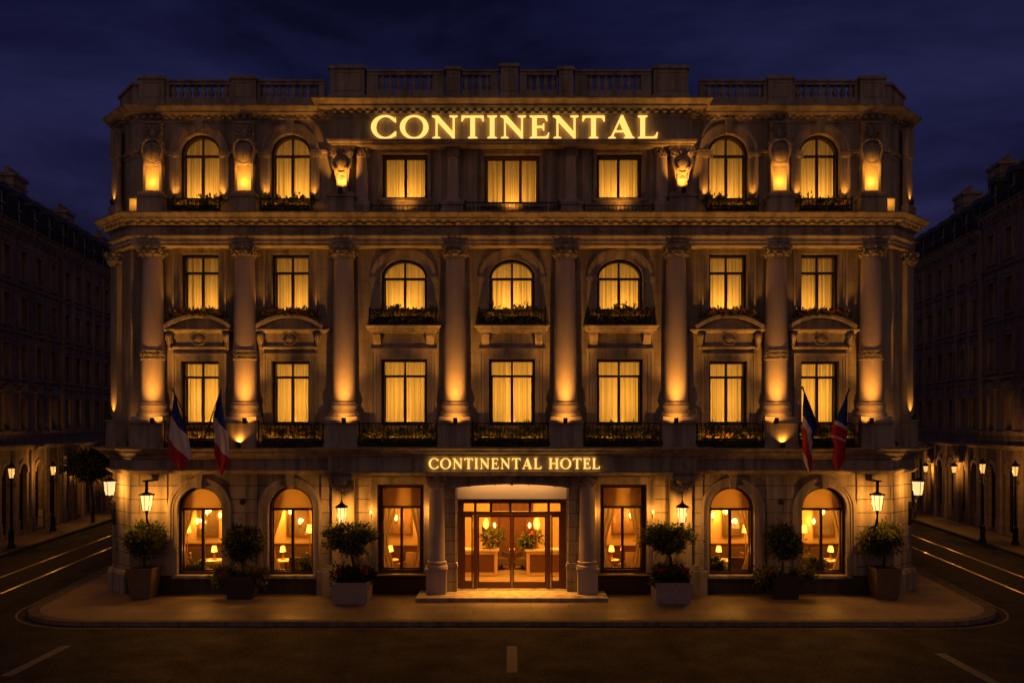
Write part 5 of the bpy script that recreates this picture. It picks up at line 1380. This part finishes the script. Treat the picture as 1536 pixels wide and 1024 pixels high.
bg_building(1, 36.6, 50.2, 'near taller dark stone house with two big chimneys, right street', 17.1, [(5.45,1.8,.85), (8.6,1.8,.85), (11.6,1.75,.85), (14.4,1.5,.8)], (.15, 3.5, .95), 6, seed=3, pediments=True, chim=((.62,1.4,1.6,1.0,3.2),))
bg_building(1, 50.4, 71.0, 'far dark stone house with a blue zinc roof light, right street', 16.5, [(5.5,1.75,.85), (8.5,1.6,.85), (11.2,1.6,.85), (14.0,1.4,.8)], (.2, 3.4, .95), 11, seed=4, chim=((.93,1.2,1.7,1.1,3.75),(.67,1.2,1.7,1.0,3.4)))

# ------------------------------------------------------------------ street lamps
def street_lamp(x, y, zh, label, e=40, kind='post'):
    t = thing('street_lamp', label, 'street lamp', (x, y, 0), 'lit lamps along the side streets')
    z = zh-.2; w = .165
    b = MB(); b.lathe(x, y, [(w*.62,z),(w,z+.44)], 6); obj('lamp_glass', b, M['street_glass'], t, smooth=0)
    b = MB(); b.lathe(x, y, [(w+.05,z+.441),(w+.06,z+.47),(w*.5,z+.62),(.05,z+.66),(.02,z+.76)], 6); b.lathe(x, y, [(w*.3,z-.09),(w*.66,z-.05),(w*.66,z-.001)], 6)
    for k in range(6):
        a = 2*PI*k/6; b.tube([(x+w*.63*math.cos(a), y+w*.63*math.sin(a), z), (x+(w+.004)*math.cos(a), y+(w+.004)*math.sin(a), z+.44)], .011, 4)
    obj('cage', b, M['iron'], t, smooth=0)
    b = MB(); b.lathe(x, y, [(.17,0),(.17,.12),(.12,.2),(.12,.75),(.14,.78),(.07,.86),(.055,z-.6),(.08,z-.56),(.055,z-.5),(.05,z-.1)], 12)
    for s in (-1, 1): b.tube([tuple(q) for q in spiral((x+s*.13, y, z-.32), .12, 1.4, Vector((s,0,0)), Vector((0,0,1)), 14, .2, 1, PI)], .018, 5)
    obj('post', b, M['iron'], t)
    lamp('POINT', 'street_lamp_bulb', (x, y, zh), e*1.5, r=.05, parent=t)
def facade_lamp(s, px, py, label, e=30):
    # on the house wall
    k = (px-CX)/F; y = (25.4-.45-DX*45)/(abs(k)-DX); x = k*y; z = ZA(py, y); xf = s*(25.4+DX*(y-45))
    t = thing('house_lantern', label, 'lantern', (xf, y, z), 'lit lamps along the side streets')
    b = MB(); b.lathe(x, y, [(.10,z-.17),(.15,z+.17)], 6); obj('lamp_glass', b, M['street_glass'], t, smooth=0)
    b = MB(); b.lathe(x, y, [(.24,z+.201),(.12,z+.33),(.03,z+.4)], 6); b.tube([(x, y, z+.36), (x+s*.1, y, z+.5), (xf+s*.02, y, z+.45)], .03, 6); b.lathe(x, y, [(.04,z-.28),(.13,z-.25),(.13,z-.201)], 6); obj('bracket', b, M['iron'], t, smooth=0)
    lamp('POINT', 'house_lamp', (x, y, z), e*1.5, r=.05, parent=t)
street_lamp(XA(17, 42.3), 42.3, ZA(710, 42.3), 'lit post lamp nearest the frame edge before the pedimented house on the left', 55)
street_lamp(XA(79.5, 49.2), 49.2, ZA(706, 49.2), 'lit post lamp before the white notice board on the left', 42)
street_lamp(XA(1474, 44.6), 44.6, ZA(703, 44.6), 'lit post lamp standing clear on the right kerb, between two other lamps', 50)
street_lamp(XA(1523, 43.6), 43.6, ZA(707, 43.6), 'lit post lamp nearest the frame edge on the right', 50)
facade_lamp(-1, 156.5, 700, 'small lit lantern on the far house wall behind the street tree', 40)
facade_lamp(-1, 117, 702, 'lit lantern beside the arcade of the far left house, before the tree', 36)
facade_lamp(1, 1431, 704, 'lit lantern on the wall of the far right house, midway', 45)
facade_lamp(1, 1388.5, 703, 'small lit lantern on the far right house next to the hotel corner', 40)
# street tree
y = 53.5; x = XA(139, y); r = random.Random(5)
t = thing('street_tree', 'dark round street tree on the left pavement, behind the lamps', 'tree', (x, y, 0))
b = MB(); cz = ZA(698, y); b.tube([(x, y, -.02), (x+.02, y, 1.2), (x-.1, y, 2.4), (x-.2, y, cz)], [.11,.08,.07,.04], 8)
for k in range(9):
    a = 2*PI*k/9; b.tube([(x-.1, y, 2.3+.05*k), (x-.1+.4*math.cos(a), y+.4*math.sin(a), 2.8+.05*k), (x-.2+.9*math.cos(a), y+.9*math.sin(a), cz+.3*math.sin(k))], [.035,.025,.01], 5)
obj('trunk', b, M['bark'], t)
b = MB(); leafball(b, (x-.25, y, cz), (1.05, 1.0, .9), 3200, .24, .07, r, 26, .36); obj('crown', b, M['leaf_dark'], t, smooth=0, recalc=False)
# notice board
y = 50.3; x = XA(61, y)
t = thing('notice_board', 'small white notice board standing on the pavement by the left house', 'notice board', (x, y, 0))
b = MB(); b.box(x-.16, x+.16, y-.03, y+.03, .12, .62); b.box(x-.13, x+.13, y-.02, y+.02, .66, 1.05); obj('panel', b, simple('white_board', (.6,.55,.5), .6), t, smooth=0)
b = MB(); 
for q in (-.18, .18): b.box(x+q-.02, x+q+.02, y-.03, y+.03, 0, 1.06)
obj('frame', b, M['iron'], t, smooth=0)
# ================================================================== INSIDE THE GROUND FLOOR
M['mirror'] = simple('mirror_glass', (.6,.5,.36), .08, .9)
M['canvas'] = simple('brown_painting', (.12,.07,.035), .6, c2=(.3,.17,.07), ns=2.2)
b = MB(); b.box(-13.4, 13.4, 31.43, 40, -.05, .10); obj('lobby_floor', b, M['floor'], hotel, (0, 35, 0), smooth=0)
b = MB(); b.box(-13.6, 13.6, 31.43, 40, 4.18, 4.26); obj('lobby_ceiling', b, M['ceil'], hotel, (0, 35, 4.2), smooth=0)
b = MB()
for s in (-1, 1):
    x0, x1 = sorted((s*6.2, s*13.5)); b.box(x0, x1, 35.0, 35.1, .1005, 4.18)
    x0, x1 = sorted((s*6.0, s*6.19)); b.box(x0, x1, 31.43, 36.4, .1005, 4.18)
    x0, x1 = sorted((s*2.45, s*2.57)); b.box(x0, x1, 31.43, 36.4, .1005, 4.18)
    x0, x1 = sorted((s*2.571, s*6.0)); b.box(x0, x1, 34.4, 34.5, .1005, 4.18)
    x0, x1 = sorted((s*.80, s*2.449)); b.box(x0, x1, 36.4, 36.5, .1005, 4.18)
b.box(-.7995, .7995, 36.4, 36.5, 2.9, 4.18); b.box(-1.5, 1.5, 39.5, 39.6, .1005, 4.18)
for s in (-1, 1): x0, x1 = sorted((s*.9, s*1.0)); b.box(x0, x1, 36.501, 39.5, .1005, 4.18)
obj('partition', b, M['plaster'], hotel, (0, 36, 0), smooth=0)
# panelling along the back walls, framed mirrors, wall benches
b = MB()
for s in (-1, 1):
    for x0, x1, y in ((6.2, 13.4, 35.0), (2.58, 5.99, 34.4)):
        xa, xb = sorted((s*x0, s*x1)); b.box(xa, xb, y-.05, y-.001, .1005, 1.15); b.box(xa, xb, y-.08, y-.001, 1.1505, 1.2)
        n = int((x1-x0)/.6)
        for k in range(n): u = xa+(xb-xa)*(k+.5)/n; b.box(u-.22, u+.22, y-.07, y-.0505, .3, 1.0)
obj('wainscot', b, M['wood'], hotel, (0, 35, 0), smooth=0)
# dark panelled doorway at the back of the lobby
b = MB()
for s in (-1, 1):
    x0, x1 = sorted((s*.56, s*.84)); b.box(x0, x1, 36.28, 36.398, .1005, 3.0)
b.box(-.84, .84, 36.28, 36.398, 3.001, 3.2); b.box(-.5595, -.02, 36.42, 36.47, .12, 3.0); b.box(.02, .5595, 36.42, 36.47, .12, 3.0)
obj('inner_doorway', b, M['wood'], hotel, (0, 36.4, 0), smooth=0)
def desk(x0, x1, y, lab):
    t = thing('reception_desk', lab, 'desk', ((x0+x1)/2, y, .1), 'reception desks in the lobby')
    b = MB(); b.box(x0-.06, x1+.06, y-.06, y+.62, 1.02, 1.09); obj('top', b, M['linen'], t, smooth=0)
    b = MB(); b.box(x0, x1, y, y+.55, .1005, 1.0195)
    for u0, u1, z0, z1 in ((x0, x0+.10, .12, 1.0), (x1-.10, x1, .12, 1.0), (x0+.1005, x1-.1005, .92, 1.0), (x0+.1005, x1-.1005, .12, .22)): b.box(u0, u1, y-.03, y-.0005, z0, z1)
    obj('body', b, M['plaster'], t, smooth=0)
    b = MB(); b.box(x0+.12, x1-.12, y-.012, y-.001, .24, .90); obj('front_panel', b, M['wood'], t, smooth=0)
desk(-2.05, -.55, 34.0, 'pale topped reception desk with brown front, left in the lobby')
desk(.55, 2.05, 34.0, 'pale topped reception desk with brown front, right in the lobby')
def table_lamp(x, y, z, lab, h=.55, r=.16, e=12, kind='shade'):
    t = thing('table_lamp', lab, 'lamp', (x, y, z), 'lamps inside the ground floor rooms')
    b = MB(); b.lathe(x, y, [(.09,z),(.09,z+.02),(.03,z+.05),(.05,z+h*.25),(.02,z+h*.5),(.02,z+h*.62)], 14); obj('stand', b, M['brass'], t)
    b = MB()
    if kind == 'flame': b.ball((x, y, z+h*.82), r, 14, 10, sc=(.75,.75,1.35))
    else: b.lathe(x, y, [(r,z+h*.58),(r*.62,z+h)], 18)
    obj('lamp_shade', b, M['shade'], t)
    lamp('POINT', 'table_lamp_bulb', (x, y-r-.05, z+h*.8), e, r=.08, parent=t)
def floor_lamp(x, y, lab, h=1.9, r=.2, e=16):
    t = thing('floor_lamp', lab, 'lamp', (x, y, .1), 'lamps inside the ground floor rooms')
    b = MB(); b.lathe(x, y, [(.16,.1005),(.16,.13),(.03,.16),(.018,.4),(.018,h-.25)], 14); obj('stand', b, M['brass'], t)
    b = MB(); b.lathe(x, y, [(r,h-.3),(r*.65,h)], 18); obj('lamp_shade', b, M['shade'], t)
    lamp('POINT', 'floor_lamp_bulb', (x, y-r-.05, h-.1), e, r=.08, parent=t)
def sconce(x, y, z, lab, e=6):
    t = thing('indoor_sconce', lab, 'sconce', (x, y+.1, z), 'lamps inside the ground floor rooms')
    b = MB(); b.ball((x, y, z), .075, 12, 8, sc=(.8,.8,1.5)); obj('bulb', b, M['bulb'], t)
    b = MB(); b.tube([(x, y, z-.1), (x, y, z-.16), (x, y+.1, z-.18)], .016, 6); obj('bracket', b, M['brass'], t)
    lamp('POINT', 'indoor_sconce_bulb', (x, y-.15, z), e, r=.06, parent=t)
def armchair(x, y, a, lab, dark=False):
    t = thing('armchair', lab, 'armchair', (x, y, .1), 'seats inside the ground floor rooms'); ca, sa = math.cos(a), math.sin(a)
    m = M['uphol_dark'] if dark else M['uphol']
    def bx(nm, x0, x1, y0, y1, z0, z1, tx=0, ty=0):
        b = MB(); b.box(x0, x1, y0, y1, z0, z1, 0, tx, ty); b.v = [(x+u*ca-v*sa, y+u*sa+v*ca, w+.1005) for u, v, w in b.v]; obj(nm, b, m, t, smooth=0)
    bx('seat', -.32, .32, -.35, .30, .22, .45, .02, .02); bx('backrest', -.36, .36, .301, .45, .2, .98, .05, .02)
    bx('armrest', -.44, -.321, -.36, .42, .2, .64, .02, .02); bx('armrest', .321, .44, -.36, .42, .2, .64, .02, .02)
    for u in (-.36, .36):
        for v in (-.3, .36): bx('leg', u-.03, u+.03, v-.03, v+.03, 0, .199)
def chair(x, y, a, lab):
    t = thing('dining_chair', lab, 'chair', (x, y, .1), 'seats inside the ground floor rooms'); ca, sa = math.cos(a), math.sin(a)
    def bx(nm, x0, x1, y0, y1, z0, z1, m, tx=0, ty=0):
        b = MB(); b.box(x0, x1, y0, y1, z0, z1, 0, tx, ty); b.v = [(x+u*ca-v*sa, y+u*sa+v*ca, w+.1005) for u, v, w in b.v]; obj(nm, b, m, t, smooth=0)
    bx('seat', -.22, .22, -.22, .22, .42, .50, M['uphol']); bx('backrest', -.21, .21, .16, .21, .501, 1.0, M['wood'], .03, 0)
    for u in (-.19, .19):
        for v in (-.19, .19): bx('leg', u-.022, u+.022, v-.022, v+.022, 0, .4195, M['wood'])
def table(x, y, lab, r=.45):
    t = thing('round_table', lab, 'table', (x, y, .1), 'tables inside the ground floor rooms')
    b = MB(); b.lathe(x, y, [(r,.82),(r,.85),(r*.98,.86)], 28); obj('tabletop', b, M['linen'], t)
    b = MB(); b.lathe(x, y, [(.24,.1005),(.22,.13),(.05,.18),(.04,.5),(.06,.8),(.1,.8195)], 16); obj('stem', b, M['wood'], t)
def vase(x, y, z, lab, seed):
    r = random.Random(seed); t = thing('flower_vase', lab, 'vase', (x, y, z), 'flower arrangements in the lobby')
    b = MB(); b.lathe(x, y, [(.07,z),(.11,z+.1),(.06,z+.22),(.08,z+.25)], 16); obj('vase', b, M['linen'], t)
    b = MB(); leafball(b, (x, y, z+.42), (.34,.25,.22), 300, .24, .04, r, 9, .5, up=.2); obj('foliage', b, M['leaf'], t, smooth=0, recalc=False)
    b = MB(); blooms(b, [(x+r.uniform(-.3,.3), y-.2, z+.42+r.uniform(-.15,.2)) for _ in range(8)], .06, r); obj('blossoms', b, M['bloom'], t, smooth=0, recalc=False)
table_lamp(-.98, 34.15, 1.0905, 'flame shaped glowing lamp on the left reception desk', 1.15, .15, 26, 'flame')
table_lamp(.93, 34.15, 1.0905, 'flame shaped glowing lamp on the right reception desk', 1.15, .17, 26, 'flame')
vase(-.85, 33.95+.3, 1.0905, 'flower arrangement on the left reception desk beside the lamp', 1)
vase(.62, 33.95+.4, 1.0905, 'smaller flower arrangement on the right reception desk', 2)
sconce(-.70, 36.18, 1.75, 'small lit sconce left of the inner doorway in the lobby'); sconce(.70, 36.18, 1.75, 'small lit sconce right of the inner doorway in the lobby')
armchair(-.55, 35.6, .5, 'small dark armchair left of the inner doorway in the lobby', True); armchair(.55, 35.6, -.5, 'small dark armchair right of the inner doorway in the lobby', True)
for s in (-1, 1):
    d = sd[s]
    # dining room behind each pair of arched windows (things stand where the window shows them)
    for X0, nm in zip(GNDX[s], ('outer', 'inner')):
        w = f'the {nm} arched window, {d} wing'; P = lambda Y, o: s*X0*Y/31.4 + o; v = 1 if nm == 'outer' else -1
        table(P(33.0, .28*v), 33.0, f'round white topped table inside {w}', .42); chair(P(33.1, -.30*v), 33.1, PI/2*v+.2, f'wooden dining chair inside {w}')
        armchair(P(32.4, -.38*v), 32.4, PI*.85, f'brown armchair close to the glass of {w}', True)
        table_lamp(P(33.0, .38*v), 33.0, .8605, f'shaded lamp on the table inside {w}', .50, .12, 20)
        floor_lamp(P(34.2, -.62*v), 34.2, f'tall floor lamp at the back inside {w}', 2.0, .15, 26)
        for q, (o, z) in enumerate(((.62, 2.28), (.12, 2.42), (-.25, 2.05))):
            sconce(P(34.9, o*v), 34.9, z, f'{["high lit","mid lit","low lit"][q]} sconce on the back wall inside {w}', 24)
        lamp('POINT', 'blind_fill', (s*X0, YW+1.1, 3.0), 60, (1,.42,.045), .1)  # added behind the blind to make the fanlight glow
    x = s*4.02
    armchair(x+.30, 32.9, -.4, f'brown armchair inside the tall window {d} of the doors'); table(x-.40, 33.1, f'round side table inside the tall window {d} of the doors', .3)
    table_lamp(x-.40, 33.1, .8605, f'shaded lamp on the side table inside the tall window {d} of the doors', .5, .12, 22)
    sconce(x+.45, 34.28, 2.35, f'bright sconce high inside the tall window {d} of the doors', 34); sconce(x-.35, 34.28, 2.25, f'second sconce on the lounge wall inside the tall window {d} of the doors', 20)
    lamp('POINT', 'blind_fill', (s*3.8, YW+1.1, 3.1), 50, (1,.42,.045), .1)  # same added light, behind the tall window's blind
    for X0, nm in zip((GNDX[s][0]*1.113, GNDX[s][1]*1.113), ('outer', 'inner')):
        t = thing('wall_mirror', f'tall gilt framed mirror on the back wall inside the {nm} arched window, {d} wing', 'mirror', (s*X0+.15, 34.99, 2.2), 'mirrors and pictures inside the ground floor rooms')
        b = MB(); x = s*X0+.15
        for x0, x1, z0, z1 in ((x-.42, x-.34, 1.45, 2.95), (x+.34, x+.42, 1.45, 2.95), (x-.3395, x+.3395, 1.45, 1.53), (x-.3395, x+.3395, 2.87, 2.95)): b.box(x0, x1, 34.93, 34.999, z0, z1)
        obj('frame', b, M['brass'], t, smooth=0)
        b = MB(); b.box(x-.3395, x+.3395, 34.97, 34.998, 1.5305, 2.8695); obj('glass', b, M['mirror'], t, smooth=0)
        t = thing('wall_bench', f'dark upholstered bench along the back wall inside the {nm} arched window, {d} wing', 'bench', (s*X0, 34.6, .1), 'seats inside the ground floor rooms')
        b = MB(); x = s*X0; b.box(x-1.2, x+1.2, 34.35, 34.9, .1005, .52, 0, .02, .02); obj('seat', b, M['uphol_dark'], t, smooth=0)
        b = MB(); b.box(x-1.2, x+1.2, 34.76, 34.91, .5205, 1.05, 0, .02, .03); obj('backrest', b, M['uphol_dark'], t, smooth=0)
    t = thing('wall_picture', f'dark framed picture on the lounge wall inside the tall window {d} of the doors', 'picture', (s*4.2, 34.39, 2.1), 'mirrors and pictures inside the ground floor rooms')
    x = s*4.2; b = MB()
    for x0, x1, z0, z1 in ((x-.45, x-.38, 1.6, 2.7), (x+.38, x+.45, 1.6, 2.7), (x-.3795, x+.3795, 1.6, 1.67), (x-.3795, x+.3795, 2.63, 2.7)): b.box(x0, x1, 34.34, 34.399, z0, z1)
    obj('frame', b, M['brass'], t, smooth=0); b = MB(); b.box(x-.3795, x+.3795, 34.36, 34.398, 1.6705, 2.6295); obj('canvas', b, M['canvas'], t, smooth=0)
# ceiling lights
for s in (-1, 1):
    for x0, x1, nm, e in ((6.3, 13.2, 'dining room', 95), (2.7, 5.9, 'side lounge', 40)):
        xc = s*(x0+x1)/2; t = thing('ceiling_light', f'flush warm ceiling light of the {sd[s]} {nm}', 'ceiling light', (xc, 33.4, 4.18))
        b = MB(); b.lathe(xc, 33.4, [(.02,4.06),(.28,4.10),(.32,4.16),(.32,4.1795)], 24); obj('diffuser', b, M['shade'], t)
        lamp('AREA', 'ceiling_lamp', (xc, 33.4, 4.04), e*1.9, (1,.42,.05), target=(xc, 33.4, 0), sx=(x1-x0)*.7 if nm == 'dining room' else 1.2, sy=1.2, parent=t)
t = thing('ceiling_light', 'flush warm ceiling light of the central lobby', 'ceiling light', (0, 33.6, 4.18))
b = MB(); b.lathe(0, 33.6, [(.02,4.04),(.38,4.09),(.42,4.16),(.42,4.1795)], 24); obj('diffuser', b, M['shade'], t)
lamp('AREA', 'ceiling_lamp', (0, 33.6, 4.02), 430, (1,.40,.045), target=(0, 33.6, 0), sx=2.4, sy=2.6, parent=t)
lamp('POINT', 'corridor_lamp', (0, 38, 3.0), 40, (1,.4,.04), .1)
porch = lamp('AREA', 'porch_fill', (0, 30.70, 3.98), 125, WARM, target=(0, 29.7, 0), sx=2.8, sy=.12); porch.data.spread = math.radians(78)  # added light under the portal, no fitting, for the step and pavement
lamp('AREA', 'lintel_fill', (0, 30.68, 3.97), 15, (1,.50,.18), target=(0, 31.06, 3.45), sx=3.4, sy=.08)  # added light hidden by the portal arch, brightening the lintel panel
# ================================================================== SKY, CAMERA
w = bpy.data.worlds.new('World'); scene.world = w; w.use_nodes = True; t = w.node_tree; L = t.links
bg = t.nodes['Background']
tc = N(t, 'ShaderNodeTexCoord'); sp = N(t, 'ShaderNodeSeparateXYZ'); L.new(tc.outputs['Generated'], sp.inputs[0])
zr = ramp(t, [(0,(.030,.025,.066)),(.12,(.021,.0185,.060)),(.30,(.0095,.0098,.041)),(.55,(.0052,.0058,.027)),(1,(.003,.0035,.017))], sp.outputs['Z'])
mp = N(t, 'ShaderNodeMapping'); mp.inputs['Scale'].default_value = (1.7,1.7,5.4); L.new(tc.outputs['Generated'], mp.inputs[0])
n = N(t, 'ShaderNodeTexNoise', Scale=1.5, Detail=9.0, Roughness=.58, Distortion=.35); L.new(mp.outputs[0], n.inputs['Vector'])
cr = ramp(t, [(.38,(.40,.40,.42)),(.51,(.92,.92,.93)),(.65,(1.75,1.68,1.52))], n.outputs['Fac'])
mx = N(t, 'ShaderNodeMixRGB', blend_type='MULTIPLY'); mx.inputs[0].default_value = 1; L.new(zr.outputs[0], mx.inputs[1]); L.new(cr.outputs[0], mx.inputs[2])
hm = N(t, 'ShaderNodeMath', operation='MULTIPLY_ADD'); hm.inputs[1].default_value = 2.0; hm.inputs[2].default_value = .35; L.new(sp.outputs['Y'], hm.inputs[0])
hr = ramp(t, [(0,(.95,.62,.34)),(1,(1,1,1))], hm.outputs[0])
m3 = N(t, 'ShaderNodeMixRGB', blend_type='MULTIPLY'); m3.inputs[0].default_value = 1; L.new(mx.outputs[0], m3.inputs[1]); L.new(hr.outputs[0], m3.inputs[2]); mx = m3
# warm glow added to the sky behind the viewer to light the facade
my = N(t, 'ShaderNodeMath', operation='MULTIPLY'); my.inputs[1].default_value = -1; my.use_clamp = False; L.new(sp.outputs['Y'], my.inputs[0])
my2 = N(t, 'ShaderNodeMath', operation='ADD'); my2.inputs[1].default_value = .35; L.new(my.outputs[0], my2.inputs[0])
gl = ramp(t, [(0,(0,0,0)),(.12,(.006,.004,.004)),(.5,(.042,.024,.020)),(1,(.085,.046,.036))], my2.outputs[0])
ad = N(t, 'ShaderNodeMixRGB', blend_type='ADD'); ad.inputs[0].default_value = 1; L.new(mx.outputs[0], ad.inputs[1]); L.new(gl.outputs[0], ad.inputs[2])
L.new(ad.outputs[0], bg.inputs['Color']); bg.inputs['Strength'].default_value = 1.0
cam = bpy.data.cameras.new('camera'); co = bpy.data.objects.new('camera', cam); COL.objects.link(co); scene.camera = co
co.location = (0, 0, CZ); co.rotation_euler = (PI/2, 0, 0); cam.sensor_width = 36; cam.lens = 36*F/1536
cam.shift_y = (HY-512)/1536; cam.clip_end = 2000; cam.clip_start = .1
v = scene.view_settings; v.view_transform = 'Standard'; v.look = 'None'; v.exposure = 0; v.gamma = 1
scene.render.engine = 'CYCLES'; c = scene.cycles
c.use_denoising = True
try: c.denoiser = 'OPENIMAGEDENOISE'; c.denoising_input_passes = 'RGB_ALBEDO_NORMAL'
except Exception: pass
c.max_bounces = 5; c.diffuse_bounces = 3; c.glossy_bounces = 3; c.transmission_bounces = 4; c.transparent_max_bounces = 10
c.caustics_reflective = False; c.caustics_refractive = False; c.sample_clamp_indirect = 3.0; c.use_light_tree = True
